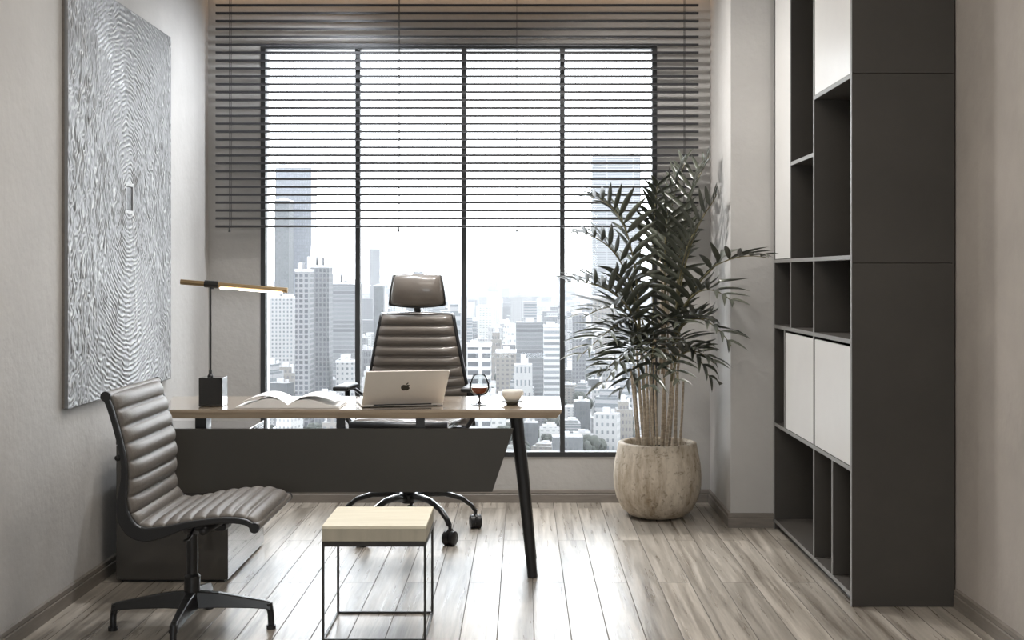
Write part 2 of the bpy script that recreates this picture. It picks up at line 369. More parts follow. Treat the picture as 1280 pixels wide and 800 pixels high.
# ------------------------------------------------------------------ wall picture: raised, fingerprint-like relief
def picture():
    y0, y1, z0, z1 = 5.03, 6.51, .810, 2.600
    XW = XL
    t = thing('wall_picture', 'large grey textured relief picture hung on the left wall', 'picture', (XW, (y0+y1)/2, z0))
    bm = nb(); box(bm, XW+.001, XW+.014, y0+.004, y1-.004, z0+.004, z1-.004); obj('backing_frame', bm, M['base'], t)
    nu, nv = 420, 560
    U = np.linspace(0, y1-y0, nu); V = np.linspace(0, z1-z0, nv)
    u, v = np.meshgrid(U, V)
    rng = np.random.RandomState(5)
    def vnoise(x, y, seed):
        g = np.random.RandomState(seed).rand(256, 256)
        xi = np.floor(x).astype(int); yi = np.floor(y).astype(int); fx = x-xi; fy = y-yi
        fx = fx*fx*(3-2*fx); fy = fy*fy*(3-2*fy)
        a = g[xi%256, yi%256]; b = g[(xi+1)%256, yi%256]; c = g[xi%256, (yi+1)%256]; d = g[(xi+1)%256, (yi+1)%256]
        return (a*(1-fx)+b*fx)*(1-fy)+(c*(1-fx)+d*fx)*fy - .5
    uc, vc = .79, .902                         # centre of the little plate
    du = u-uc + .05*vnoise(u*3+9, v*3, 1); dv = v-vc
    av = np.abs(dv)
    al = 1.15/(.10+av)
    Fd = av + al*du*du*np.exp(-np.abs(du)*1.5)
    Fd = Fd + .030*vnoise(u*11+3, v*11, 2) + .012*vnoise(u*34, v*34+7, 3)
    ring = np.sin(2*PI*Fd/.0225)
    # worm strokes away from the middle
    w = .085*vnoise(u*6, v*5, 4) + .028*vnoise(u*26, v*26, 8) + .012*vnoise(u*70, v*55, 18)
    worm = np.sin(2*PI*(u*.80 + .30*v*np.sign(u-uc) + w)/.021) * (.25+1.5*np.clip(vnoise(u*46, v*30, 11)+.35, 0, 1)) + 1.5*vnoise(u*62+30*w, v*34, 31)
    wd = .15 + .36*np.clip(av/.8, 0, 1)
    k = np.clip(1.35 - np.abs(du)/wd, 0, 1)
    brk = .75 + 1.7*vnoise(u*42, v*42, 12)
    h = k*ring*brk + (1-k)*worm*.62 + .35*vnoise(u*90, v*90, 13)
    h += np.clip(1-np.abs(du-(.03+.09*np.clip(-dv/.6, 0, 1.3)))/.008, 0, 1)*np.where(dv < -.05, 1.1, 0)*np.where(dv > -.75, 1, 0)
    # plate recess
    plate = (np.abs(u-uc) < .046) & (np.abs(v-vc) < .056)
    rim = (np.abs(u-uc) < .062) & (np.abs(v-vc) < .072) & ~plate
    h = np.where(rim, .8 + .5*vnoise(u*80, v*80, 21), h); h = np.where(plate, -1.5 + .5*vnoise(u*110, v*110, 22), h)
    edge = np.minimum(np.minimum(u, (y1-y0)-u), np.minimum(v, (z1-z0)-v))
    h = h*np.clip(edge/.006, 0, 1)
    co = np.zeros((nv, nu, 3)); co[..., 0] = XW+.026 + h*.0024; co[..., 1] = y0+u; co[..., 2] = z0+v
    co -= np.array(t.location[:])
    verts = co.reshape(-1, 3)
    idx = np.arange(nv*nu).reshape(nv, nu)
    f = np.stack([idx[:-1,:-1], idx[:-1,1:], idx[1:,1:], idx[1:,:-1]], -1).reshape(-1, 4)
    # side skirt back to the frame
    bi = np.concatenate([idx[0,:], idx[1:,-1], idx[-1,-2::-1], idx[-2:0:-1,0]])
    nbv = len(bi); sk = verts[bi].copy(); sk[:,0] = .012
    si = np.arange(nbv)+len(verts)
    f2 = np.stack([bi, si, np.roll(si, -1), np.roll(bi, -1)], -1)
    av_ = np.concatenate([verts, sk]); fa = np.concatenate([f, f2])
    me = bpy.data.meshes.new('relief_canvas')
    me.vertices.add(len(av_)); me.vertices.foreach_set('co', av_.astype(np.float32).ravel())
    me.loops.add(fa.size); me.loops.foreach_set('vertex_index', fa.astype(np.int32).ravel())
    me.polygons.add(len(fa)); me.polygons.foreach_set('loop_start', np.arange(0, fa.size, 4, dtype=np.int32)); 
    me.update(calc_edges=True); me.validate()
    me.polygons.foreach_set('use_smooth', [True]*len(me.polygons))
    at = me.attributes.new('relief', 'FLOAT', 'POINT')
    at.data.foreach_set('value', np.concatenate([h.ravel(), np.zeros(nbv)]).astype(np.float32))
    m, nt, out = node_mat('relief_paint'); L = nt.links.new
    b = N(nt, 'ShaderNodeBsdfPrincipled', Roughness=.38); b.inputs['Metallic'].default_value = .15; L(b.outputs[0], out.inputs[0])
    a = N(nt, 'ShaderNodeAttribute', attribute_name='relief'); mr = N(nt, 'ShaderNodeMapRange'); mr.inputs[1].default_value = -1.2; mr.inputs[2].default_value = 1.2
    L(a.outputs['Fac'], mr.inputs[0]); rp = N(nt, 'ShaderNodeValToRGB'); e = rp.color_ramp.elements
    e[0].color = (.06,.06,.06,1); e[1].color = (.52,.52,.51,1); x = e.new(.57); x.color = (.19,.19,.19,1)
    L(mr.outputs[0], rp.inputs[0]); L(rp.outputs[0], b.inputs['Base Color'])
    me.materials.append(m)
    o = bpy.data.objects.new('relief_canvas', me); C.objects.link(o); o.parent = t
picture()

# ------------------------------------------------------------------ bookcase
def bookcase():
    FX, BK = 1.345, XR-.006
    s0, s1 = 5.06, 6.634
    def D(px): return F*FX/(px-CX)
    y988, y1017, y1040, y981 = D(988), D(1017), D(1040), D(981)
    t = thing('bookcase', 'tall dark grey open bookcase with white doors on the right wall', 'bookcase', ((FX+BK)/2, (s0+s1)/2, 0))
    th = .018; H = ZC-.004
    zb, z4, z3, z2, z1a, z1b = .035, .559, 1.081, 1.427, 1.911, 2.175
    def part(name, x0, x1, ya, yb, za, zz, mat='case', bev=.0012):
        bm = nb(); box(bm, x0, x1, ya, yb, za, zz); return obj(name, bm, M[mat], t, bevel=bev, segs=1)
    edge = nb()
    # side panels in three stacked sections (fine seams show on the near side)
    zz = [0.0, z2-.024, z1b-.018+.02, H]
    for a, b in zip(zz, zz[1:]): part('side_panel', FX, BK, s0, s0+.022, a+.001, b-.001)
    part('side_panel', FX, BK, s1-.022, s1-.001, 0, H)
    part('back_panel', BK-.008, BK-.001, s0+.022, s1-.022, .035, H)
    part('plinth', FX+.03, FX+.045, s0+.022, s1-.022, 0, zb-.001, 'black')
    IY0, IY1 = s0+.0225, s1-.0225
    FXi, BKi = FX+.001, BK-.009
    def shelf(ya, yb, z): part('shelf', FXi, BKi, ya, yb, z-th/2, z+th/2); box(edge, FXi-.0012, FXi+.0008, ya, yb, z-th/2, z+th/2)
    def div(y, za, zt): part('divider', FXi+.001, BKi, y-th/2, y+th/2, za, zt); box(edge, FXi-.0012, FXi+.0018, y-th/2, y+th/2, za, zt)
    shelf(IY0, IY1, zb+th/2); shelf(IY0, IY1, z4); shelf(IY0, IY1, z3); shelf(IY0, IY1, z2)
    g = th/2
    for y in (y1017, y1040): div(y, zb+th, z4-g)
    for y in (y1017, y981+.01): div(y, z4+g, z3-g)
    for y in (y988, y1017): div(y, z3+g, z2-g); div(y, z2+g, H)
    shelf(IY0, y1017-g, z1b-.004); shelf(y1017+g, y988-g, z1a)
    # near front edge line
    box(edge, FX-.0013, FX+.0007, s0, s0+.022, 0, H); box(edge, FX-.0013, FX+.0007, s1-.022, s1-.001, 0, H)
    obj('front_edging', edge, M['case_edge'], t)
    def door(ya, yb, za, zt): part('door', FXi-.016, FXi-.0015, ya, yb, za, zt, 'case_white', .001)
    def idoor(ya, yb, za, zt): part('door', FXi+.002, FXi+.018, ya+.002, yb-.002, za+.002, zt-.002, 'case_white', .001)
    idoor(IY0, y1017-g, z1b+.006, H)                 # top near
    idoor(y988+g, IY1, z2+g, H)                      # top far
    idoor(IY0, y1017-g, z4+g, z3-g-.012)             # lower near
    idoor(y1017+g, y981, z4+g, z3-g-.012)            # lower mid
bookcase()

# ------------------------------------------------------------------ side cabinet under the desk
DT = .764        # desk top height
def cabinet():
    x0, x1, y0, y1, H = -1.79, -1.297, 5.463, 6.22, .624
    t = thing('side_cabinet', 'dark low cabinet carrying the left end of the desk', 'cabinet', ((x0+x1)/2, (y0+y1)/2, 0))
    bm = nb(); box(bm, x0, x1, y0, y1, .012, H-.02); obj('carcass', bm, M['cab'], t, bevel=.002)
    bm = nb(); box(bm, x0-.001, x1+.001, y0-.001, y1, H-.018, H); obj('cabinet_top', bm, M['cab'], t, bevel=.002)
    bm = nb(); box(bm, x0+.02, x1-.02, y0+.02, y1-.02, 0, .012); obj('plinth', bm, M['black'], t)
    for za, zb in ((.02,.215),(.22,.41),(.415,.60)):
        bm = nb(); box(bm, x0+.01, x1-.01, y1, y1+.016, za, zb); dr = obj('drawer', bm, M['cab'], t, bevel=.002)
        bm = nb(); box(bm, -1.62, -1.46, y1+.016, y1+.026, zb-.03, zb-.02); obj('handle', bm, M['black'], dr)
M['cab'] = pbr('cabinet_laminate', (.045,.041,.036), .22, var=.06, nscale=2, coat=1.)
cabinet()

# ------------------------------------------------------------------ desk
def desk():
    t = thing('executive_desk', 'pale wood topped desk with dark modesty panel and slanted black leg', 'desk', (-.7, 5.7, 0))
    Y0, Y1 = 5.44, 6.03
    # trapezoid top, underside drawn in on every edge
    bm = nb(); th = .040
    top = [(-1.572,Y0),(.172,Y0),(.182,Y1),(-1.700,Y1)]
    bot = [(-1.552,Y0+.012),(.150,Y0+.012),(.160,Y1-.012),(-1.680,Y1-.012)]
    a = [bm.verts.new((x,y,DT)) for x,y in top]; m = [bm.verts.new((x,y,DT-.012)) for x,y in top]; b = [bm.verts.new((x,y,DT-th)) for x,y in bot]
    bm.faces.new(a); bm.faces.new(b[::-1])
    for p, q in ((a,m),(m,b)):
        for i in range(4): bm.faces.new((p[i], q[i], q[(i+1)%4], p[(i+1)%4]))
    obj('desktop', bm, M['desktop'], t, bevel=.0015)
    # modesty panel: parallelogram end on the right
    s = F/5.452
    def X(px): return (px-CX)/s
    def Z(py): return CH-(py-CY)/s
    bm = nb(); prism(bm, [(X(215),Z(536)),(X(642),Z(535.5)),(X(615.5),Z(614.5)),(X(213.5),Z(616))], 'y', 5.444, 5.461)
    obj('modesty_panel', bm, M['panel'], t, bevel=.0015)
    # posts: left block on cabinet, panel brackets
    bm = nb(); box(bm, -1.452, -1.402, 5.50, 5.56, .625, DT-th); obj('support_post', bm, M['black'], t, bevel=.002)
    bm = nb(); box(bm, -1.545, -1.495, 5.90, 5.96, .625, DT-th); obj('support_post', bm, M['black'], t, bevel=.002)
    for x in (-.80, -.45):
        bm = nb(); box(bm, x-.02, x+.02, 5.462, 5.468, .50, DT-th); box(bm, x-.02, x+.02, 5.468, 5.52, DT-th-.005, DT-th); obj('panel_bracket', bm, M['black'], t)
    bm = nb(); box(bm, -1.40, .02, 5.72, 5.76, DT-th-.022, DT-th); obj('beam', bm, M['black'], t)
    # slanted round legs; the rear one stands behind the front one
    for yt, yb in ((5.62, 5.553), (5.86, 5.93)):
        sx = F/5.553
        bm = nb()
        tube(bm, [(-.030, yt, DT-th), (.010, (yt+yb)/2, .36), (.046, yb, .0)], [.030,.026,.0225], 20)
        obj('leg', bm, M['black'], t, smooth=False); 
        smooth_by_angle(bpy.context.scene.objects[t.children[-1].name] if False else t.children[-1])
desk()

# ------------------------------------------------------------------ things on the desk
def lamp():
    t = thing('desk_lamp', 'slim desk lamp with brass bar head on a black block base', 'lamp', (-1.397, 5.60, DT))
    bm = nb(); box(bm, -1.450, -1.344, 5.552, 5.652, DT+.001, DT+.130); obj('base', bm, M['lampblack'], t, bevel=.003)
    bm = nb(); lathe(bm, [(.013,.0),(.013,.008),(.007,.016),(.007,.034),(.0055,.036),(.0055,.410)], (-1.409, 5.60, DT+.128), 16); obj('pole', bm, M['black'], t, smooth=False)
    smooth_by_angle(t.children[-1])
    p0 = Vector((-1.543, 5.60, 1.3235)); p1 = Vector((-1.060, 5.60, 1.285))
    bm = nb(); tube(bm, [p0, p0.lerp(p1, .5), p1], [.0155]*3, 6, .85)
    hd = obj('lamp_head', bm, M['gold'], t, bevel=.001)
    d = (p1-p0).normalized()
    bm = nb(); q0 = p0.lerp(p1, .37)+Vector((0,-.005,-.0145)); q1 = p0.lerp(p1, .95)+Vector((0,-.005,-.0145)); bar(bm, q0, q1, .016, .004); obj('led_strip', bm, M['led_lamp'], hd)
    c = p0.lerp(p1, .29)
    bm = nb(); tube(bm, [c-d*.032, c+d*.032], [.0185]*2, 10, .9); tube(bm, [c, c+Vector((0,0,-.022))], .010, 12); obj('pivot_clamp', bm, M['black'], t, bevel=.001)
lamp()

def book():
    t = thing('open_book', 'white paged book lying open on the desk beside the lamp', 'book', (-1.035, 5.58, DT))
    y0, y1 = 5.475, 5.70
    cx = -1.036
    def page(sign, wid, peak, name):
        bm = nb(); n = 14; top = []; bot = []
        for i in range(n+1):
            a = i/n; x = cx + sign*a*wid
            z = DT+.006 + peak*(math.sin(PI*min(1, a*1.15))**.8 if a < .87 else 0)*(1-.55*a) + .010*(1-a)
            if a >= .8: z = DT+.006+.004 + (peak*(math.sin(PI*min(1,.8*1.15))**.8)*(1-.55*.8)+.010*.2)*(1-(a-.8)/.2)**1.4*.9
            top.append((x, z)); bot.append((x, max(DT+.0035, DT+.004)))
        prism(bm, top + bot[::-1], 'y', y0, y1)
        return obj(name, bm, M['paper'], t)
    page(-1, .228, .040, 'page_block'); page(1, .225, .036, 'page_block')
    # a few loose leaves arching over
    for sg, w, pk in ((-1,.20,.052),(1,.21,.050)):
        bm = nb(); n = 14; pts = []
        for i in range(n+1):
            a = i/n; pts.append((cx+sg*a*w, DT+.016+pk*math.sin(PI*a*.86)**.9*(1-.35*a)))
        prism(bm, pts+[(x, z-.0012) for x, z in reversed(pts)], 'y', y0+.003, y1-.003); obj('loose_page', bm, M['paper'], t)
    bm = nb(); box(bm, cx-.234, cx+.231, y0-.004, y1+.004, DT+.0005, DT+.0035); obj('cover', bm, M['cover'], t)
book()

def laptop():
    # local frame: hinge along x at origin; base runs to +y (towards the sitter), lid leans to -y
    t = thing('laptop', 'champagne aluminium laptop open with its lid towards the viewer', 'laptop', (-.538, 5.560, DT))
    W, Dp = .365, .25
    bm = nb(); box(bm, -W/2, W/2, -.006, Dp-.006, .003, .016); base = obj('keyboard_base', bm, M['alu'], t, world=False, bevel=.005, segs=3)
    bm = nb()
    for r in range(5):
        for c in range(13): x = -W/2+.03+c*.0235; box(bm, x, x+.02, .03+r*.021, .047+r*.021, .0161, .0175)
    obj('keyboard', bm, M['blackp'], base, world=False)
    bm = nb(); box(bm, -.06, .06, .15, .225, .0161, .0165); obj('trackpad', bm, M['alu'], base, world=False)
    for sx in (-1, 1):
        bm = nb(); box(bm, sx*.15-.01, sx*.15+.01, .02, .03, 0, .003); obj('rubber_foot', bm, M['blackp'], base, world=False)
    th = R(50); L_ = .252
    mat = Matrix.Translation((0, -.002, .014)) @ Matrix.Rotation(th, 4, 'X')   # lid local: x across, z up the lid, -y outside
    def rrect(bm, x0, x1, z0, z1, r, y0, y1, n=5):
        pts = []
        for cx_, cz_, a0 in ((x1-r, z0+r, -90), (x1-r, z1-r, 0), (x0+r, z1-r, 90), (x0+r, z0+r, 180)):
            for i in range(n+1): a = R(a0+90*i/n); pts.append((cx_+r*math.cos(a), cz_+r*math.sin(a)))
        prism(bm, pts, 'y', y0, y1)
    bm = nb(); rrect(bm, -W/2, W/2, 0, L_, .011, -.004, .0015); bmesh.ops.transform(bm, matrix=mat, verts=bm.verts[:]); lid = obj('lid', bm, M['alu'], t, world=False, bevel=.0012)
    bm = nb(); rrect(bm, -W/2+.005, W/2-.005, .008, L_-.005, .008, .0015, .0022); bmesh.ops.transform(bm, matrix=mat, verts=bm.verts[:]); obj('screen', bm, M['lampblack'], lid, world=False)
    bm = nb(); tube(bm, [(-.13,-.002,.012),(.13,-.002,.012)], .006, 10); obj('hinge', bm, M['blackp'], t, world=False)
    # bitten fruit mark with its leaf
    k = .024; pts = []
    body = [(0,-.80),(.22,-.90),(.48,-.84),(.72,-.52),(.88,-.12)]
    bite = [(.74,.02),(.63,.18),(.60,.36),(.66,.52),(.80,.64)]
    topc = [(.66,.80),(.42,.88),(.22,.82),(0,.72),(-.22,.82),(-.46,.88),(-.70,.76),(-.88,.48),(-.94,.12),(-.86,-.26),(-.70,-.58),(-.46,-.86),(-.22,-.90)]
    for x, z in body+bite+topc: pts.append((-x*k*.92, z*k+.131))        # seen from outside, so mirrored in lid space
    pts = [(-x, z) for x, z in pts]
    bm = nb(); prism(bm, pts, 'y', -.0052, -.0041)
    leaf = [(.00,.95),(.02,1.18),(.16,1.42),(.40,1.56),(.40,1.30),(.24,1.06)]
    prism(bm, [(x*k*.92, z*k+.131) for x, z in leaf], 'y', -.0052, -.0041)
    bmesh.ops.transform(bm, matrix=mat, verts=bm.verts[:]); obj('logo', bm, M['logo'], lid, world=False)
    t.rotation_euler = (0,0,R(13))
laptop()

def snifter():
    x, y = -.196, 5.66
    t = thing('brandy_glass', 'stemmed glass of dark amber brandy on the desk', 'glass', (x, y, DT))
    bowl = [(.004,.040),(.024,.043),(.040,.056),(.0460,.076),(.0440,.098),(.034,.122),(.028,.135),(.0272,.135),(.033,.121),(.0425,.098),(.0445,.076),(.0385,.0575),(.023,.045),(0,.042)]
    bm = nb(); lathe(bm, bowl, (x,y,DT)); obj('bowl', bm, M['snifter'], t, smooth=True)
    bm = nb(); lathe(bm, [(0,.0),(.040,.001),(.040,.003),(.012,.007),(.005,.013),(.004,.026),(.006,.034),(.010,.040),(.004,.0410),(0,.0410)], (x,y,DT), 28); obj('stem', bm, M['snifter_stem'], t, smooth=True)
    bm = nb(); lathe(bm, [(0,.0430),(.0225,.0460),(.0375,.0585),(.0434,.0760),(.0434,.0800),(0,.0800)], (x,y,DT), 28); obj('brandy', bm, M['brandy'], t, smooth=False); smooth_by_angle(t.children[-1])
snifter()

def cup():
    x, y = -.047, 5.66
    s = thing('saucer', 'small dark saucer under the cream cup on the desk', 'saucer', (x, y, DT))
    bm = nb(); lathe(bm, [(0,.0),(.026,.0),(.027,.004),(.040,.010),(.051,.0165),(.0505,.018),(.038,.013),(.024,.009),(0,.0085)], (x,y,DT), 32); obj('dish', bm, M['saucer'], s, smooth=True)
    t = thing('coffee_cup', 'cream porcelain coffee cup sitting on the saucer', 'cup', (x, y, DT+.0095))
    bm = nb(); lathe(bm, [(0,.0005),(.022,.0005),(.024,.004),(.038,.016),(.045,.032),(.0485,.056),(.0465,.056),(.0425,.032),(.035,.018),(.020,.008),(0,.007)], (x,y,DT+.0092), 36); obj('bowl', bm, M['porcelain'], t, smooth=True)
    bm = nb(); tube(bm, [(x+.030,y+.033,DT+.058),(x+.046,y+.050,DT+.058),(x+.050,y+.054,DT+.044),(x+.040,y+.044,DT+.032),(x+.030,y+.030,DT+.028)], .004, 8); obj('handle', bm, M['porcelain'], t, smooth=True)
    bm = nb(); lathe(bm, [(.0425,.0),(.0,.0005)], (x,y,DT+.049), 32); obj('coffee', bm, M['coffee'], t)
cup()

# ------------------------------------------------------------------ stool
def stool():
    x0, x1, y0, y1 = -.742, -.356, 4.586, 4.968
    t = thing('stool', 'square stool with cream slab seat on thin black wire frame', 'stool', ((x0+x1)/2, (y0+y1)/2, 0))
    zt = .427
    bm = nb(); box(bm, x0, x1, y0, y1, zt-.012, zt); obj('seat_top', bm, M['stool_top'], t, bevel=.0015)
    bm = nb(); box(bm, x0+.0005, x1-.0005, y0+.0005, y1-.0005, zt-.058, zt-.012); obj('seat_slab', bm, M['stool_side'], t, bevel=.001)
    bm = nb(); frame_bars(bm, x0, x1, y0, y1, 0, .018, .012)
    bmesh.ops.transform(bm, matrix=Matrix(((1,0,0,0),(0,0,1,0),(0,1,0,zt-.077),(0,0,0,1))), verts=bm.verts[:]); obj('seat_frame', bm, M['stool_frame'], t)
    r = .0045
    for x in (x0+r, x1-r):
        for y in (y0+r, y1-r):
            bm = nb(); box(bm, x-r, x+r, y-r, y+r, .008, zt-.077); obj('leg', bm, M['stool_frame'], t)
    bm = nb(); frame_bars(bm, x0, x1, y0, y1, 0, .008, .009)
    bmesh.ops.transform(bm, matrix=Matrix(((1,0,0,0),(0,0,1,0),(0,1,0,0.0),(0,0,0,1))), verts=bm.verts[:]); obj('floor_frame', bm, M['stool_frame'], t)
stool()

# ------------------------------------------------------------------ ribbed pads
def resample(pts, step):
    """catmull-rom through pts, evenly spaced"""
    P = [Vector(p) for p in pts]; P = [2*P[0]-P[1]] + P + [2*P[-1]-P[-2]]
    dense = []
    for i in range(1, len(P)-2):
        a, b, c, d = P[i-1:i+3]
        for k in range(24):
            t = k/24; dense.append(.5*((2*b)+(c-a)*t+(2*a-5*b+4*c-d)*t*t+(3*b-a-3*c+d)*t**3))
    dense.append(P[-2])
    L = [0]
    for a, b in zip(dense, dense[1:]): L.append(L[-1]+(b-a).length)
    n = max(2, round(L[-1]/step)); out = []; j = 0
    for i in range(n+1):
        s = L[-1]*i/n
        while j < len(L)-2 and L[j+1] < s: j += 1
        f = (s-L[j])/max(1e-9, L[j+1]-L[j]); out.append(dense[j].lerp(dense[j+1], f))
    return out, L[-1]

def ribbed(bm, prof, half, pitch_n, th, bulge, side=1, waxis='y', sub=10, mid=0):
    """prof: list of 2D (a,z) -> ribs cross the profile; half: fn(s01)->half width; side = normal side of the upholstery; returns centreline"""
    pts3 = [(p[0], 0, p[1]) for p in prof]
    line, Ln = resample(pts3, .004)
    n = pitch_n*sub
    # evenly resample to n
    q = []
    for i in range(n+1):
        f = i/n*(len(line)-1); j = min(int(f), len(line)-2); q.append(line[j].lerp(line[j+1], f-j))
    nw = 14; top = []; bot = []
    for i in range(n+1):
        tv = (q[min(i+1,n)]-q[max(i-1,0)]).normalized(); nv = Vector((-tv.z, 0, tv.x))*side
        ph = (i % sub)/sub; rib = math.sin(PI*ph)**.55 if i % sub else 0.
        hw = half(i/n); rt = []; rb = []
        for k in range(nw+1):
            a = -1+2*k/nw; a = math.copysign(1-(1-abs(a))**1.5, a)
            eb = (1-abs(a)**7)
            dip = mid*(1-a*a)
            o = (th*.25 + (th*.75)*eb + bulge*rib*(.35+.65*eb)) + dip
            p = q[i] + nv*o; pb = q[i] - nv*(.004)
            w = hw*(a - (.0 if i % sub else math.copysign(.012, a) if abs(a) > .9 else 0))
            conv = (lambda v, w: Vector((v.x, w, v.z))) if waxis == 'y' else (lambda v, w: Vector((w, v.x, v.z)))
            rt.append(bm.verts.new(conv(p, w))); rb.append(bm.verts.new(conv(pb, w)))
        top.append(rt); bot.append(rb)
    for i in range(n):
        for k in range(nw):
            bm.faces.new((top[i][k], top[i][k+1], top[i+1][k+1], top[i+1][k]))
            bm.faces.new((bot[i][k], bot[i+1][k], bot[i+1][k+1], bot[i][k+1]))
        bm.faces.new((top[i][0], top[i+1][0], bot[i+1][0], bot[i][0])); bm.faces.new((top[i][nw], bot[i][nw], bot[i+1][nw], top[i+1][nw]))
    for i in (0, n):
        for k in range(nw): bm.faces.new((top[i][k], bot[i][k], bot[i][k+1], top[i][k+1]))
    return line

# ------------------------------------------------------------------ side chair (faces right)
def side_chair():
    cx, cy = -1.262, 4.74
    t = thing('side_chair', 'low ribbed taupe leather swivel chair without arms, facing right', 'chair', (cx, cy, 0))
    W = .617/2
    prof = [(-1.483,.925),(-1.464,.877),(-1.440,.795),(-1.420,.710),(-1.413,.630),(-1.417,.551),(-1.406,.497),(-1.366,.452),(-1.287,.452),(-1.209,.468),(-1.13,.480),(-1.051,.486),(-.985,.478),(-.952,.455)]
    loc = [(a-cx, z) for a, z in prof]
    # upholstery is on the front/upper side; profile goes down the back then forward: that side is the left normal
    back = loc[:7]; seat = loc[7:]
    back_line = [loc[0], loc[1], loc[2], loc[3], loc[4], loc[5], loc[6]]
    hw = W-.016
    bm = nb(); ribbed(bm, back_line, lambda s: hw, 7, .012, .022, 1); b = obj('backrest', bm, M['leather2'], t, world=False, smooth=True)
    bm = nb(); ribbed(bm, loc[6:], lambda s: hw, 10, .012, .014, 1); obj('seat', bm, M['leather2'], t, world=False, smooth=True)
    # end rolls
    for p, nm in ((loc[0],'top_roll'), (loc[-1],'front_roll')):
        bm = nb(); tube(bm, [(p[0]-.004, -W, p[1]-.004), (p[0]-.004, W, p[1]-.004)], .017, 14); o = obj(nm, bm, M['leather2'], t, world=False); smooth_by_angle(o)
        for sg in (-1, 1):
            bm = nb(); tube(bm, [(p[0]-.004, sg*(W-.002), p[1]-.004), (p[0]-.004, sg*(W+.010), p[1]-.004)], .0185, 14); e_ = obj('end_cap', bm, M['blackp'], o, world=False); smooth_by_angle(e_)
    # side rails
    line, _ = resample([(p[0],0,p[1]) for p in loc], .02)
    for sg in (-1, 1):
        bm = nb(); rings = []; n = len(line)
        for i, p in enumerate(line):
            tv = (line[min(i+1,n-1)]-line[max(i-1,0)]).normalized(); nv = Vector((-tv.z,0,tv.x))
            dpt = .018 + .030*math.exp(-((i/n-.52)/.13)**2)
            up = .003
            rings.append([bm.verts.new(Vector((p.x,0,p.z)) + nv*o + Vector((0, sg*W+w, 0))) for o, w in ((up,-.009),(up,.009),(-dpt,.009),(-dpt,-.009))])
        for a, b_ in zip(rings, rings[1:]):
            for k in range(4): bm.faces.new((a[k], a[(k+1)%4], b_[(k+1)%4], b_[k]))
        bm.faces.new(rings[0]); bm.faces.new(rings[-1][::-1])
        o = obj('side_rail', bm, M['blackp'], t, world=False, bevel=.004); 
    # cross bars under the seat and behind the back
    for x, z in ((-.03,.425),(.12,.438)):
        bm = nb(); tube(bm, [(x,-W,z),(x,0,z-.020),(x,W,z)], .014, 10); obj('cross_bar', bm, M['blackp'], t, world=False, smooth=True)
    bm = nb(); tube(bm, [(-.185,-W,.70),(-.20,0,.70),(-.185,W,.70)], .011, 10); obj('cross_bar', bm, M['blackp'], t, world=False, smooth=True)
    bm = nb(); box(bm, -.05, .14, -.05, .05, .385, .412); obj('mounting_plate', bm, M['blackp'], t, world=False, bevel=.008)
    bm = nb(); lathe(bm, [(0,.13),(.030,.13),(.030,.205),(.022,.215),(.022,.235),(.0215,.365),(.030,.372),(.045,.386),(0,.386)], (0,0,0), 24); o = obj('column', bm, M['black'], t, world=False); smooth_by_angle(o)
    bm = nb(); tube(bm, [(.02,-.05,.395),(.03,-.16,.38),(.03,-.22,.385)], .005, 8); obj('height_lever', bm, M['blackp'], t, world=False, smooth=True)
    for k, a in enumerate((2, 92, 182, 272)):
        a = R(a); d = Vector((math.cos(a), math.sin(a), 0)); s = Vector((-d.y, d.x, 0))
        bm = nb(); sec = [(0,.034,.150,.085),(.10,.028,.142,.088),(.22,.022,.120,.084),(.285,.018,.108,.078),(.302,.017,.100,.070)]
        rings = []
        for r, hw_, zt, zb in sec:
            c = d*r; rings.append([bm.verts.new(c + s*hw_*q + Vector((0,0,z))) for q, z in ((-1,zb),(1,zb),(.55,zt),(-.55,zt))])
        for p, q in zip(rings, rings[1:]):
            for j in range(4): bm.faces.new((p[j], p[(j+1)%4], q[(j+1)%4], q[j]))
        bm.faces.new(rings[0]); bm.faces.new(rings[-1][::-1])
        lg = obj('leg', bm, M['black'], t, world=False, bevel=.004)
        bm = nb(); tube(bm, [d*.290+Vector((0,0,.098)), d*.298+Vector((0,0,.06)), d*.300+Vector((0,0,.012))], [.015,.0125,.0125], 12); tube(bm, [d*.300+Vector((0,0,.014)), d*.300], .018, 14); obj('glide', bm, M['blackp'], lg, world=False)
side_chair()

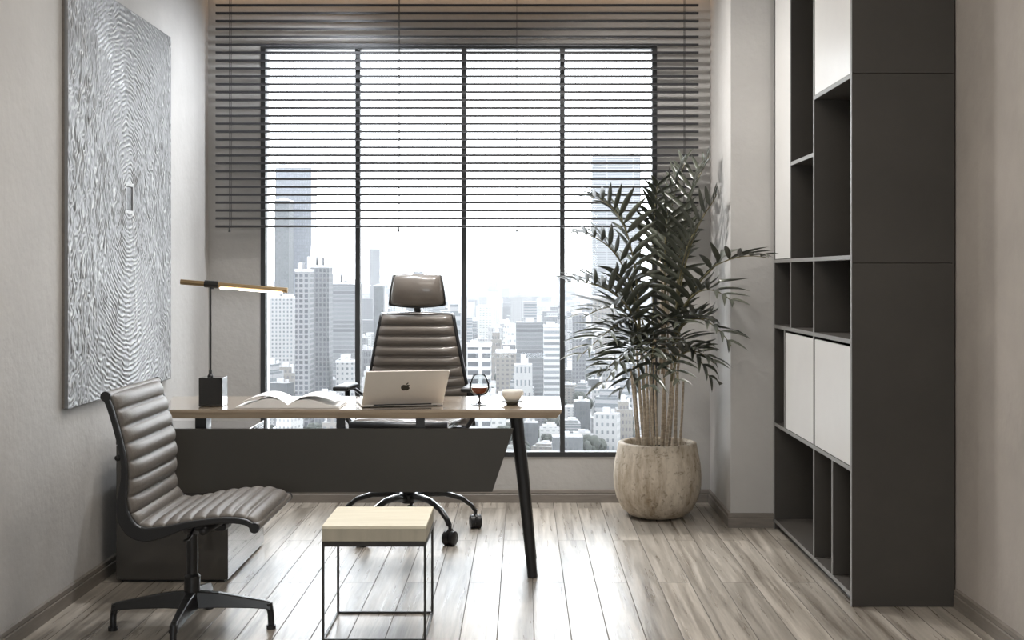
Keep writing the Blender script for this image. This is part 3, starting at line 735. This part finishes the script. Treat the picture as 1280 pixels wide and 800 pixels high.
# ------------------------------------------------------------------ office chair (faces the viewer), local frame, back at +y
def office_chair():
    t = thing('office_chair', 'high backed ribbed leather office chair with headrest behind the desk', 'chair', (-.596, 6.50, 0))
    ROT = R(-6)
    zb, zt = .60, 1.135
    def hwf(s): # s=0 bottom ..1 top
        return .300*(1-s)+.190*s if s > .12 else .300-.0*(s)
    prof = [(.215,.545),(.245,.60),(.250,.70),(.236,.82),(.226,.93),(.228,1.04),(.236,1.135)]
    bm = nb(); ribbed(bm, prof, lambda s: .305-.115*s, 11, .018, .030, 1, waxis='x'); obj('backrest', bm, M['leather'], t, world=False, smooth=True)
    line, _ = resample([(0,p[0],p[1]) for p in prof], .03)
    for sg in (-1, 1):
        n = len(line); pts = [Vector((sg*(.312-.115*i/(n-1)), p.y+.004, p.z)) for i, p in enumerate(line)]
        bm = nb(); tube(bm, pts, .011, 10); obj('back_frame', bm, M['blackp'], t, world=False, smooth=True)
    bm = nb(); tube(bm, [(-.197,.240,1.138),(0,.236,1.146),(.197,.240,1.138)], .011, 10); obj('top_rail', bm, M['chrome'], t, world=False, smooth=True)
    # headrest: pillow, wider at its lower edge
    bm = nb(); nx, nz = 16, 12; grid = []
    for side in (-1, 1):
        g = []
        for j in range(nz+1):
            v = j/nz; row = []
            for i in range(nx+1):
                u = -1+2*i/nx; hw = .154-.023*v**1.3
                z = 1.190 + .164*v - .010*(1-u*u)*(1-v) + .004*(1-u*u)*v
                e = (1-abs(u)**6)**.5*(1-abs(2*v-1)**5)**.5
                y = .212 + .026*(u*u) + side*.046*(1-abs(u)**8)**.5*(max(0,1-(2*v-1)**2))**.62
                row.append(bm.verts.new((hw*u, y, z)))
            g.append(row)
        grid.append(g)
        for j in range(nz):
            for i in range(nx): bm.faces.new((g[j][i], g[j][i+1], g[j+1][i+1], g[j+1][i]))
    bmesh.ops.remove_doubles(bm, verts=bm.verts[:], dist=.0008)
    hd = obj('headrest', bm, M['leather'], t, world=False, smooth=True)
    bm = nb()
    for sg in (-1, 1): tube(bm, [(sg*.1535,.234,1.192),(sg*.149,.234,1.25),(sg*.1315,.234,1.352)], .005, 8)
    tube(bm, [(-.1535,.234,1.192),(-.08,.218,1.183),(0,.208,1.179),(.08,.218,1.183),(.1535,.234,1.192)], .006, 8); obj('piping', bm, M['blackp'], hd, world=False, smooth=True)
    bm = nb(); bar(bm, (0,.248,1.12), (0,.240,1.22), .014, .036); obj('headrest_stem', bm, M['blackp'], t, world=False, bevel=.003)
    # seat
    sp = [(-.26,.560),(-.245,.588),(-.20,.600),(-.10,.598),(.02,.590),(.13,.586),(.20,.590)]
    bm = nb(); ribbed(bm, sp, lambda s: .25+.02*s, 9, .014, .014, 1, waxis='x'); obj('seat', bm, M['leather'], t, world=False, smooth=True)
    bm = nb(); box(bm, -.235, .235, -.225, .205, .540, .582); obj('seat_pan', bm, M['blackp'], t, world=False, bevel=.015)
    bm = nb(); box(bm, -.08, .08, -.12, .14, .490, .540); obj('tilt_mechanism', bm, M['blackp'], t, world=False, bevel=.012)
    bm = nb(); tube(bm, [(-.25,-.262,.590),(0,-.268,.590),(.25,-.262,.590)], .026, 12); obj('front_roll', bm, M['blackp'], t, world=False, smooth=True)
    # arms
    for sg in (-1, 1):
        bx = sg*.335
        bm = nb(); tube(bm, [(sg*.20,.0,.545),(sg*.30,.01,.548),(sg*.335,.02,.60),(sg*.335,.03,.70),(sg*.335,.03,.752)], .014, 10)
        tube(bm, [(bx,.03,.752),(sg*.325,.12,.748),(sg*.30,.235,.70)], .010, 8); ar = obj('arm', bm, M['blackp'], t, world=False, smooth=True)
        bm = nb(); box(bm, bx-.042, bx+.042, -.13, .12, .752, .778); obj('arm_pad', bm, M['blackp'], ar, world=False, bevel=.012, segs=3)
    bm = nb(); lathe(bm, [(0,.16),(.032,.16),(.034,.20),(.034,.24),(.026,.25),(.026,.36),(.018,.365),(.018,.49),(0,.49)], (0,0,0), 20); o = obj('column', bm, M['black'], t, world=False); smooth_by_angle(o)
    bm = nb(); lathe(bm, [(0,.165),(.045,.165),(.055,.18),(.055,.205),(.045,.214),(0,.216)], (0,0,0), 24); hb = obj('hub', bm, M['black'], t, world=False); smooth_by_angle(hb)
    for k in range(5):
        a = R(21+72*k)-ROT; d = Vector((math.cos(a), math.sin(a), 0)); up = Vector((0,0,1))
        bm = nb()
        pts = [d*r+up*z for r, z in ((.03,.190),(.11,.202),(.20,.196),(.29,.166),(.345,.125),(.365,.098))]
        tube(bm, pts, [.030,.025,.021,.018,.016,.015], 12, .72); lg = obj('leg', bm, M['black'], t, world=False, smooth=True)
        bm = nb(); pts2 = [p+up*(.72*r_)-up*.001 for p, r_ in zip(pts, [.030,.025,.021,.018,.016,.015])]
        tube(bm, pts2[:5], [.006,.006,.005,.005,.004], 8, .4); obj('chrome_inlay', bm, M['chrome'], lg, world=False, smooth=True)
        # twin wheel caster
        s = Vector((-d.y, d.x, 0)); ca = R(35*k+20); w = Vector((math.cos(ca), math.sin(ca), 0)); c = d*.37+Vector((0,0,.036))
        cs = bpy.data.objects  # noqa
        bm = nb()
        for sg in (-1, 1): 
            cc = c+w*sg*.017
            tube(bm, [cc-w*.013, cc-w*.010, cc+w*.010, cc+w*.013], [.030,.036,.036,.030], 24)
        ct = obj('caster', bm, M['blackp'], t, world=False); smooth_by_angle(ct)
        bm = nb(); tube(bm, [c+up*.0, c+up*.066], .009, 10); tube(bm, [c-w*.03, c+w*.03], .012, 12); tube(bm, [c-w*.006+up*.006, c+w*.006+up*.006], .041, 20); obj('caster_fork', bm, M['chrome'] if k == 9 else M['blackp'], ct, world=False)
    t.rotation_euler = (0,0,ROT)
office_chair()

# ------------------------------------------------------------------ palm in a stone pot
def palm():
    px, py = .757, 6.96
    t = thing('potted_palm', 'tall green palm in a round travertine pot by the window', 'plant', (px, py, 0))
    prof = [(0,.0),(.110,.0),(.150,.010),(.195,.045),(.228,.105),(.244,.175),(.246,.235),(.240,.300),(.228,.360),(.219,.408),(.217,.416),(.205,.420),(.190,.418),(.187,.405),(.190,.340),(0,.34)]
    bm = nb(); lathe(bm, prof, (px,py,0), 56); o = obj('pot', bm, M['pot'], t, smooth=True)
    bm = nb(); lathe(bm, [(.189,.375),(.12,.385),(.05,.378),(0,.383)], (px,py,0), 36); obj('soil', bm, M['soil'], t, smooth=True)
    rnd = random.Random(21)
    YM = 7.19
    def lim(v):
        v = Vector(v)
        if v.y > YM-.1: v.y = YM-.1+.1*(1-math.exp(-(v.y-YM+.1)/.1))
        if v.y > 6.60:
            mx = 1.06
            if v.x > mx-.05: v.x = mx-.05+.05*(1-math.exp(-(v.x-mx+.05)/.05))
        return v
    def frond(p0, p1, p2, p3, nl, ll, wl, start=.3, seed=0):
        """cubic rachis p0..p3; leaflets in two ranks"""
        r = random.Random(seed)
        def B(t_): a = 1-t_; return p0*a**3+3*p1*a*a*t_+3*p2*a*t_*t_+p3*t_**3
        bm = nb(); n = 22; pts = [lim(B(i/n)) for i in range(n+1)]
        tube(bm, pts, [.0062*(1-.82*i/n)+.001 for i in range(n+1)], 6)
        rach_faces = len(bm.faces)
        for i in range(nl):
            f = start+(1-start)*(i+.5)/nl
            p = B(f); tg = (B(min(1, f+.02))-B(f-.02)).normalized()
            sd = tg.cross(Vector((0,0,1)))
            if sd.length < .15: sd = tg.cross(Vector((.3,-1,0)))
            sd.normalize(); up = sd.cross(tg).normalized()
            g = (f-start)/(1-start)
            env = math.sin(PI*(.18+.75*g))**.7
            for sg in (-1, 1):
                L_ = ll*env*r.uniform(.85,1.12); sweep = .55+.75*g+r.uniform(-.1,.1)
                d = (sd*sg + tg*sweep + up*r.uniform(.30,.85)).normalized()
                wd = wl*(.75+.4*env)*r.uniform(.85,1.1)
                nrm = d.cross(sd*sg); 
                side = d.cross(up).normalized(); nn = side.cross(d).normalized()
                drop = r.uniform(.05,.35)
                ms = 6; rows = []
                for k in range(ms+1):
                    a = k/ms
                    c = p + d*(L_*a) - Vector((0,0,1))*(L_*drop*a*a)
                    wv = wd*(math.sin(PI*min(1, .10+.90*a)**.72)**.8 if a < 1 else 0)
                    if k == 0: wv = wd*.25
                    fold = nn*wv*.35
                    if k == ms: rows.append([bm.verts.new(lim(c))])
                    else: rows.append([bm.verts.new(lim(c-side*wv*.5+fold)), bm.verts.new(lim(c)), bm.verts.new(lim(c+side*wv*.5+fold))])
                for a_, b_ in zip(rows, rows[1:]):
                    if len(b_) == 3:
                        bm.faces.new((a_[0], a_[1], b_[1], b_[0])); bm.faces.new((a_[1], a_[2], b_[2], b_[1]))
                    else:
                        bm.faces.new((a_[0], a_[1], b_[0])); bm.faces.new((a_[1], a_[2], b_[0]))
        # assign rachis material
        for i, fc in enumerate(bm.faces): fc.material_index = 1 if i < rach_faces else 0
        o = obj('frond', bm, M['leaf'], t, smooth=True); o.data.materials.append(M['rachis'])
        return o
    def PT(x, y, d): s = F/d; return Vector(((x-CX)/s, d, CH-(y-CY)/s))
    # canes
    canes = []
    nc = 15
    for i in range(nc):
        a = 2*PI*i*.618; rr = .135*math.sqrt((i+.5)/nc)
        b0 = Vector((px+rr*math.cos(a), py+rr*.8*math.sin(a)-.01, .37))
        sp = 1.0+rnd.uniform(.05,.5)
        tp = Vector((px+rr*sp*1.1*math.cos(a)+rnd.uniform(-.02,.02), py+rr*sp*math.sin(a)-.02, rnd.uniform(.74,.98)))
        mid = b0.lerp(tp, .5)+Vector((rnd.uniform(-.012,.012), rnd.uniform(-.012,.012), 0))
        r0 = rnd.uniform(.0065,.0105)
        pts = []; rs = []
        for k in range(15):
            f = k/14; q = b0*(1-f)**2+2*mid*f*(1-f)+tp*f*f; pts.append(q); rs.append(r0*(1-.25*f)*(1.0 if k % 2 else 1.09))
        bm = nb(); tube(bm, pts, rs, 9); obj('cane', bm, M['cane'], t, smooth=True)
        canes.append((tp, b0))
    # fronds: (tip px, tip py, tip depth, control px, py, depth, leaflets, length)
    spec = [
        (738,246,6.55, 790,255,6.75,16,.20), (716,292,6.60, 770,290,6.70,15,.17), (706,352,6.45, 760,350,6.65,16,.20),
        (728,398,6.60, 770,370,6.75,14,.18), (722,448,6.45, 770,405,6.60,14,.19), (752,486,6.45, 785,430,6.60,12,.18),
        (893,192,6.95, 850,240,6.95,18,.19), (905,243,6.70, 872,260,6.80,15,.19), (858,200,7.05, 835,250,7.00,18,.21), (822,228,7.00, 815,280,7.00,17,.21),
        (958,322,6.36, 900,310,6.50,15,.17), (918,380,6.45, 880,340,6.65,14,.19), (914,432,6.50, 880,380,6.70,14,.19), (890,478,6.60, 862,420,6.70,12,.17),
        (868,290,6.75, 850,320,6.80,16,.20), (768,340,6.70, 790,360,6.75,15,.20),
        (852,405,6.55, 842,400,6.65,13,.19), (835,262,6.85, 828,300,6.85,17,.22),
        (775,430,6.60, 800,415,6.70,13,.17), (815,445,6.50, 818,430,6.60,12,.17), 
        (748,470,6.50, 785,440,6.62,12,.17), (775,492,6.62, 800,455,6.70,11,.15), (812,488,6.45, 815,455,6.60,11,.15), (850,480,6.45, 838,450,6.60,11,.15),
        (893,455,6.55, 865,425,6.68,12,.17), (735,425,6.75, 775,405,6.80,13,.17), (905,410,6.75, 875,385,6.80,13,.18), 
        
    ]
    for i, (tx, ty, td, cx_, cy_, cd, nl, ll) in enumerate(spec):
        tip = PT(tx, ty, td); ctl = PT(cx_, cy_, cd)
        # nearest cane by side
        want = px + (tip.x-px)*.22
        tp, b0 = min(canes, key=lambda c: abs(c[0].x-want)+.05*rnd.random())
        p0 = tp.copy()-Vector((0,0,.02)); d0 = (tp-b0).normalized()
        L0 = (ctl-p0).length
        p1 = p0 + d0*L0*.6
        frond(p0, p1, ctl, tip, max(7, int(nl*.70)), ll*1.28, .028, start=.28 if ty < 300 else .22, seed=100+i)
    # slim shoots standing in the middle
    for i in range(5):
        b0 = Vector((px+rnd.uniform(-.08,.08), py+rnd.uniform(-.08,.04), .8)); tp = Vector((px+rnd.uniform(-.05,.10), py-.03, rnd.uniform(1.35,1.75)))
        bm = nb(); tube(bm, [b0, b0.lerp(tp,.5)+Vector((.01,0,0)), tp], [.007,.0055,.002], 8); obj('shoot', bm, M['cane'], t, smooth=True)
palm()

# ------------------------------------------------------------------ the city outside
GZ = -100.0
def facade(name, wall, glass, fw, fh, mort, wr=.8, vertical=0., roof=None):
    """window grid; fw x fh = window bay size in metres"""
    m, nt, out = node_mat(name); L = nt.links.new
    b = N(nt, 'ShaderNodeBsdfPrincipled', Roughness=wr); L(b.outputs[0], out.inputs[0])
    tc = N(nt, 'ShaderNodeTexCoord'); sp = N(nt, 'ShaderNodeSeparateXYZ'); L(tc.outputs['Object'], sp.inputs[0])
    ad = N(nt, 'ShaderNodeMath', operation='ADD'); L(sp.outputs[0], ad.inputs[0]); L(sp.outputs[1], ad.inputs[1])
    a2 = N(nt, 'ShaderNodeMath', operation='ADD'); L(ad.outputs[0], a2.inputs[0]); a2.inputs[1].default_value = 1000.
    wall = tuple(c*.44 for c in wall); roof = tuple(c*.42 for c in (roof or (.30,.30,.30)))
    cb = N(nt, 'ShaderNodeCombineXYZ'); L(a2.outputs[0], cb.inputs[0]); L(sp.outputs[2], cb.inputs[1])
    br = N(nt, 'ShaderNodeTexBrick', offset=0., squash=1.); br.inputs['Scale'].default_value = 1.
    br.inputs['Brick Width'].default_value = fw; br.inputs['Row Height'].default_value = fh; br.inputs['Mortar Size'].default_value = mort; br.inputs['Mortar Smooth'].default_value = .05
    br.inputs['Color1'].default_value = tuple(glass)+(1,); br.inputs['Color2'].default_value = tuple(min(1, g*1.9) for g in glass)+(1,); br.inputs['Mortar'].default_value = tuple(wall)+(1,)
    L(cb.outputs[0], br.inputs['Vector'])
    ge = N(nt, 'ShaderNodeNewGeometry'); sn = N(nt, 'ShaderNodeSeparateXYZ'); L(ge.outputs['True Normal'], sn.inputs[0])
    gt = N(nt, 'ShaderNodeMath', operation='GREATER_THAN'); gt.inputs[1].default_value = .5; L(sn.outputs[2], gt.inputs[0])
    mx = N(nt, 'ShaderNodeMixRGB'); L(gt.outputs[0], mx.inputs[0]); L(br.outputs['Color'], mx.inputs[1])
    nz = N(nt, 'ShaderNodeTexNoise', Scale=.15, Detail=4.); L(tc.outputs['Object'], nz.inputs['Vector'])
    rp = N(nt, 'ShaderNodeValToRGB'); rf = roof or (.30,.30,.30); rp.color_ramp.elements[0].position=.35; rp.color_ramp.elements[1].position=.65
    rp.color_ramp.elements[0].color = tuple(c*.6 for c in rf)+(1,); rp.color_ramp.elements[1].color = tuple(min(1,c*1.35) for c in rf)+(1,)
    L(nz.outputs['Fac'], rp.inputs[0]); L(rp.outputs[0], mx.inputs[2]); L(mx.outputs[0], b.inputs['Base Color'])
    return m
FA = [facade('facade_pale', (.42,.42,.42), (.05,.055,.06), 3.2, 3.4, .95),
      facade('facade_bands', (.36,.36,.37), (.045,.05,.055), 40., 3.6, .85),
      facade('facade_grey', (.20,.20,.21), (.03,.032,.036), 2.6, 3.3, .6),
      facade('facade_white', (.62,.62,.61), (.10,.105,.11), 4.2, 3.2, 1.1),
      facade('facade_dark', (.10,.105,.11), (.025,.027,.03), 3.0, 3.4, .45),
      facade('facade_brown', (.25,.23,.21), (.04,.04,.042), 3.4, 3.2, .9)]
F_TOWER = facade('facade_glass_tower', (.13,.14,.16), (.055,.06,.075), 1.9, 3.9, .55, .4)
F_GRID = facade('facade_deep_grid', (.26,.26,.27), (.02,.022,.026), 3.4, 3.3, .62)
F_BIG = facade('facade_big_windows', (.50,.50,.50), (.03,.032,.036), 7.5, 4.4, 1.0)
F_HBAND = facade('facade_white_bands', (.60,.60,.60), (.07,.075,.08), 60., 4.3, 1.05)
F_CURV = facade('facade_grey_bands', (.24,.24,.25), (.05,.052,.056), 60., 3.4, .55)
ROOFM = pbr('roof_plant', (.30,.30,.31), .8, var=.3, nscale=.4)

def tower(name, label, x0, x1, ytop, dist, depth, mat, extras=(), rot=0, cat='building', shape=None, crown=0):
    s = F/dist; X0, X1 = (x0-CX)/s, (x1-CX)/s; zt = CH-(ytop-CY)/s
    w = X1-X0; H = zt-GZ
    t = thing(name, label, cat, ((X0+X1)/2, dist+depth/2, GZ))
    bm = nb()
    if shape == 'curved':
        pts = [(-w/2, depth/2)]+[(-w/2+w*i/12, -depth/2+ -(math.sin(PI*i/12))*w*.18) for i in range(13)]+[(w/2, depth/2)]
        prism(bm, pts, 'z', 0, H)
    else:
        box(bm, -w/2, w/2, -depth/2, depth/2, 0, H)
    obj('tower_body', bm, mat, t, world=False)
    # parapet and rooftop plant
    bm = nb(); frame_bars(bm, -w/2-.3, w/2+.3, -depth/2-.3, depth/2+.3, 0, 1.6, .8); bmesh.ops.transform(bm, matrix=Matrix(((1,0,0,0),(0,0,1,0),(0,1,0,H-.8),(0,0,0,1))), verts=bm.verts[:])
    if not shape: obj('parapet', bm, ROOFM, t, world=False)
    bm = nb(); 
    for ex in extras: # (x fraction, width fraction, height m)
        bm2 = nb(); xc = -w/2+w*ex[0]; ww = w*ex[1]/2; box(bm2, xc-ww, xc+ww, -depth*.3, depth*.3, H, H+ex[2]); obj('roof_block' if ex[1] > .1 else 'antenna', bm2, ROOFM, t, world=False)
    bm.free(); t.rotation_euler = (0,0,rot)
    return t
tower('office_tower', 'tallest grey glass tower at left beyond the window', 344, 389, 209, 1500, 40, F_TOWER, ((.12,.06,9),(.95,.04,12),(.5,.5,3)))
tower('tower_annex', 'darker narrow slab on the flank of the tallest left tower', 343, 361, 250, 1440, 30, FA[4], ((.5,.4,3),), cat='building')
tower('apartment_tower', 'grey gridded apartment tower in front of the tallest tower', 369, 387, 338, 800, 16, F_GRID, ((.3,.25,5),(.8,.06,9)))
tower('apartment_tower', 'stepped apartment tower right of the gridded one', 387, 411, 333, 830, 18, FA[2], ((.15,.28,14),(.5,.22,6),(.8,.06,10)))
tower('office_block', 'broad flat topped grey office block left of the first full mullion', 412, 447, 354, 1000, 30, F_CURV, ((.2,.3,7),(.45,.06,12),(.7,.2,3)))
tower('skyscraper', 'thin hazy skyscraper standing alone beside the leather headrest', 462, 474, 311, 2600, 20, FA[2], ((.2,.1,2),))
tower('office_block', 'small hazy block at the foot of the thin skyscraper', 467, 479, 357, 1500, 14, FA[4], ((.5,.5,2),))
tower('apartment_block', 'pale lower block behind the left arm of the office chair', 420, 443, 452, 820, 22, FA[0], ((.4,.4,4),))
tower('apartment_block', 'light apartment block at the left window edge below the brass lamp', 331, 368, 372, 1050, 20, FA[0], ((.3,.2,4),(.7,.3,3)))
tower('office_block', 'white block with three rows of large dark windows by the brandy glass', 583, 613, 432, 640, 22, F_BIG, ((.3,.3,2),))
tower('office_block', 'grey banded office block with bowed front seen above the cup', 645, 679, 403, 1000, 22, F_CURV, ((.5,.3,3),(.85,.15,5)), shape='curved')
tower('office_block', 'white banded block just left of the third mullion', 680, 701, 408, 930, 18, F_HBAND, ((.4,.5,3),))
tower('office_tower', 'pale wide high tower behind the palm at right', 741, 801, 196, 1900, 50, FA[1], ((.1,.04,10),(.85,.04,12),(.5,.5,3)))
tower('office_block', 'grey slab block between third mullion and the palm', 716, 732, 392, 1000, 18, FA[2], ((.5,.4,3),))
tower('apartment_tower', 'hazy grey block behind the lower palm leaves', 742, 770, 372, 1250, 20, FA[5], ((.3,.3,4),))
tower('apartment_block', 'low beige block below the bowed office block', 620, 645, 440, 880, 20, FA[5], ((.5,.3,3),))

rc = random.Random(11)
# prototypes of ordinary buildings
protos = []
labels_p = ['low pale city building seen through the window', 'banded city building seen through the window', 'grey city building seen through the window', 'white city building seen through the window', 'dark city building seen through the window', 'brownish city building seen through the window']
for i, mt in enumerate(FA):
    t = thing('city_building', labels_p[i], 'building', (0,0,0), 'ordinary buildings below the towers, '+('pale','banded','grey','white','dark','brownish')[i])
    bm = nb(); w, d, h = 16, 14, 20
    box(bm, -w/2, w/2, -d/2, d/2, 0, h)
    if i % 2: box(bm, -w/2+2, w/2-4, -d/2+2, d/2-2, h, h+3.4)
    obj('building_body', bm, mt, t, world=False)
    bm = nb(); box(bm, -3, 1, -2, 2, h+(3.4 if i % 2 else 0), h+(3.4 if i % 2 else 0)+2.6); box(bm, 3, 5, -4, -2, h, h+(3.4 if i % 2 else 0)+1.5); obj('roof_block', bm, ROOFM, t, world=False)
    protos.append(t)
spots = []
taken = [(-200,1500,40)]
for o in list(C.objects):
    if o.parent is None and o.get('category') == 'building' and o.location.y > 100 and 'city_building' not in o.name: taken.append((o.location.x, o.location.y, 30))
y = 655.
while y < 1500:
    step = 24 + (y-655)*.026
    x = -.235*y
    while x < .135*y:
        xx = x+rc.uniform(-5,5); yy = y+rc.uniform(-6,6)
        x += step*rc.uniform(.95,1.35)
        px_ = CX+F*xx/yy
        if px_ < 320 or px_ > 830: continue
        if any(abs(xx-a) < 22 and abs(yy-b) < r for a, b, r in taken): continue
        spots.append((xx, yy))
    y += step*1.05
print('city spots', len(spots))
spots = spots[:290]
used = set(); LASTY = max(s[1] for s in spots)
for n_, (xx, yy) in enumerate(spots):
    k = rc.choice([0,0,1,2,3,3,4,5]); far = (yy-655)/850
    hh = rc.choice([.35,.45,.5,.6,.8,1.0,1.2]) * (1+far*1.0) 
    if rc.random() < .05+.12*far: hh *= 1.7
    # nothing may stand above what the photograph shows free
    zmax = CH-(372-CY)*yy/F-GZ
    hh = min(hh, zmax/26)
    sc = (rc.uniform(.5,1.15), rc.uniform(.6,1.1), hh)
    rz = R(rc.choice([0,0,0,12,-18,90,90,75]))
    if k not in used:
        used.add(k); o = protos[k]; o.location = (xx,yy,GZ); o.rotation_euler = (0,0,rz); o.scale = sc
    else: dup(protos[k], (xx,yy,GZ), rz, sc)
# trees between them
def blob(bm, c, r, seed):
    m_ = bmesh.ops.create_icosphere(bm, subdivisions=2, radius=r, matrix=Matrix.Translation(c))
    for v in m_['verts']:
        d = (v.co-Vector(c)); f = 1+.35*noise.noise(v.co*.55+Vector((seed,0,0))); v.co = Vector(c)+d*f
TREE = pbr('tree_foliage', (.016,.019,.014), .9, var=.5, nscale=.9, bump=.6)
TRUNK = pbr('tree_trunk', (.08,.06,.045), .9)
tr = thing('street_tree', 'dark leafy tree growing between the city buildings', 'tree', (0,0,GZ), 'street trees among the buildings')
bm = nb()
for i in range(5): blob(bm, (rc.uniform(-2.6,2.6), rc.uniform(-2.6,2.6), 6.5+rc.uniform(-1.5,2.2)), rc.uniform(2.2,3.4), i)
obj('crown', bm, TREE, tr, world=False, smooth=True)
bm = nb(); tube(bm, [(0,0,0),(.1,0,3),(0,.1,6)], [.5,.4,.25], 8); obj('trunk', bm, TRUNK, tr, world=False)
first = True
for i in range(420):
    yy = 660+rc.random()**1.4*520; xx = rc.uniform(-.21,.115)*yy
    if any((abs(xx-a) < 10 and abs(yy-b) < 10) for a, b in spots) or any(abs(xx-a) < 22 and abs(yy-b) < r for a, b, r in taken): continue
    s = rc.uniform(.65,1.25); sc = (s,s,s*rc.uniform(.8,1.2))
    if first: tr.location = (xx,yy,GZ); tr.scale = sc; first = False
    else: dup(tr, (xx,yy,GZ), rc.uniform(0,6), sc)

# far city: more than anyone could count
def mass(name, label, boxes, mat):
    bm = nb()
    for b in boxes: box(bm, *b)
    o = obj(name, bm, mat); tag(o, label, 'buildings', kind='stuff'); return o
mass_boxes = {i: [] for i in range(4)}
y = LASTY+15
while y < 6500:
    step = 26+(y-900)*.022
    x = -.30*y
    while x < .20*y:
        xx = x+rc.uniform(-.3,.3)*step; yy = y+rc.uniform(-.3,.3)*step; x += step*rc.uniform(.9,1.5)
        w = step*rc.uniform(.25,.5); d = step*rc.uniform(.25,.45); q = rc.random()
        h = rc.uniform(10,34)+(y/6500)*16
        if q > .80: h = rc.uniform(34,72)
        if q > .955: h = rc.uniform(60,104)
        if q > .992 and y > 2500: h = rc.uniform(95,135)
        px_ = CX+F*xx/yy
        if y < 2200: h = min(h, CH-(368-CY)*yy/F-GZ)
        if any(abs(xx-a) < 30 and abs(yy-b) < r+15 for a, b, r in taken): continue
        mass_boxes[rc.randrange(4)].append((xx-w/2, xx+w/2, yy-d/2, yy+d/2, GZ, GZ+h))
    y += step*1.1
for i, mt in enumerate((FA[0], FA[2], FA[3], FA[1])):
    mass('distant_city', ('distant pale city rooftops fading into the haze','distant grey city blocks fading into the haze','distant white city blocks fading into the haze','distant banded city blocks fading into the haze')[i], mass_boxes[i], mt)
def ground_mat():
    m, nt, out = node_mat('city_ground'); L = nt.links.new
    b = N(nt, 'ShaderNodeBsdfPrincipled', Roughness=.9); L(b.outputs[0], out.inputs[0])
    g = N(nt, 'ShaderNodeNewGeometry'); vo = N(nt, 'ShaderNodeTexVoronoi', Scale=.045); L(g.outputs['Position'], vo.inputs['Vector'])
    nz = N(nt, 'ShaderNodeTexNoise', Scale=.08, Detail=8.); L(g.outputs['Position'], nz.inputs['Vector'])
    r1 = N(nt, 'ShaderNodeValToRGB'); e = r1.color_ramp.elements; e[0].position=.38; e[1].position=.62; e[0].color=(.05,.055,.045,1); e[1].color=(.22,.22,.215,1)
    L(nz.outputs['Fac'], r1.inputs[0])
    mx = N(nt, 'ShaderNodeMixRGB', blend_type='OVERLAY'); mx.inputs[0].default_value=.35; L(r1.outputs[0], mx.inputs[1]); L(vo.outputs['Color'], mx.inputs[2])
    hs = N(nt, 'ShaderNodeHueSaturation', Saturation=.15); L(mx.outputs[0], hs.inputs['Color']); L(hs.outputs[0], b.inputs['Base Color'])
    return m
bm = nb(); box(bm, -2600, 2600, 300, 7500, GZ-2, GZ); o = obj('ground', bm, ground_mat()); o['kind'] = 'structure'; o['label'] = 'streets and open ground of the city far below'; o['category'] = 'ground'
# haze over the city
m, nt, out = node_mat('city_haze')
vs = N(nt, 'ShaderNodeVolumeScatter', Density=.000055, Anisotropy=.0); vs.inputs[0].default_value = (.93,.96,1.,1)
nt.links.new(vs.outputs[0], out.inputs['Volume'])
bm = nb(); box(bm, -2500, 2500, 200, 7400, GZ+.2, 170); o = obj('haze', bm, m); tag(o, 'thin white haze lying over the city', 'haze', kind='stuff')

# ------------------------------------------------------------------ light
w = bpy.data.worlds.new('overcast'); bpy.context.scene.world = w; w.use_nodes = True
bg = w.node_tree.nodes['Background']; bg.inputs[0].default_value = (.93,.965,1.,1); bg.inputs[1].default_value = 5.4
def portal(name, loc, rot, sx, sy):
    l = bpy.data.lights.new(name, 'AREA'); l.shape = 'RECTANGLE'; l.size = sx; l.size_y = sy; l.cycles.is_portal = True
    o = bpy.data.objects.new(name, l); C.objects.link(o); o.location = loc; o.rotation_euler = rot; return o
portal('window_portal', ((WX0+WX1)/2, YB+.1, (WZ0+WZ1)/2), (R(-90),0,0), WX1-WX0, WZ1-WZ0)
portal('fill_window_portal', (-.05, YF-.1, 1.75), (R(90),0,0), 2.3, 1.5)  # guides sky light through the added rear opening

# ------------------------------------------------------------------ camera and view
cd = bpy.data.cameras.new('camera'); cam = bpy.data.objects.new('camera', cd); C.objects.link(cam)
cam.location = (0,0,CH); cam.rotation_euler = (R(90),0,0)
cd.sensor_width = 36.; cd.lens = F/1280*36; cd.shift_x = (640-CX)/1280; cd.shift_y = -(400-CY)/1280
cd.clip_start = .05; cd.clip_end = 20000
sc = bpy.context.scene; sc.camera = cam
sc.view_settings.view_transform = 'Standard'; sc.view_settings.look = 'None'; sc.view_settings.gamma = 1; sc.view_settings.exposure = 0.4; sc.view_settings.use_curve_mapping = False
cy = sc.cycles
cy.max_bounces = 8; cy.diffuse_bounces = 4; cy.glossy_bounces = 4; cy.transparent_max_bounces = 12; cy.volume_bounces = 2
cy.use_denoising = True; cy.sample_clamp_indirect = 8
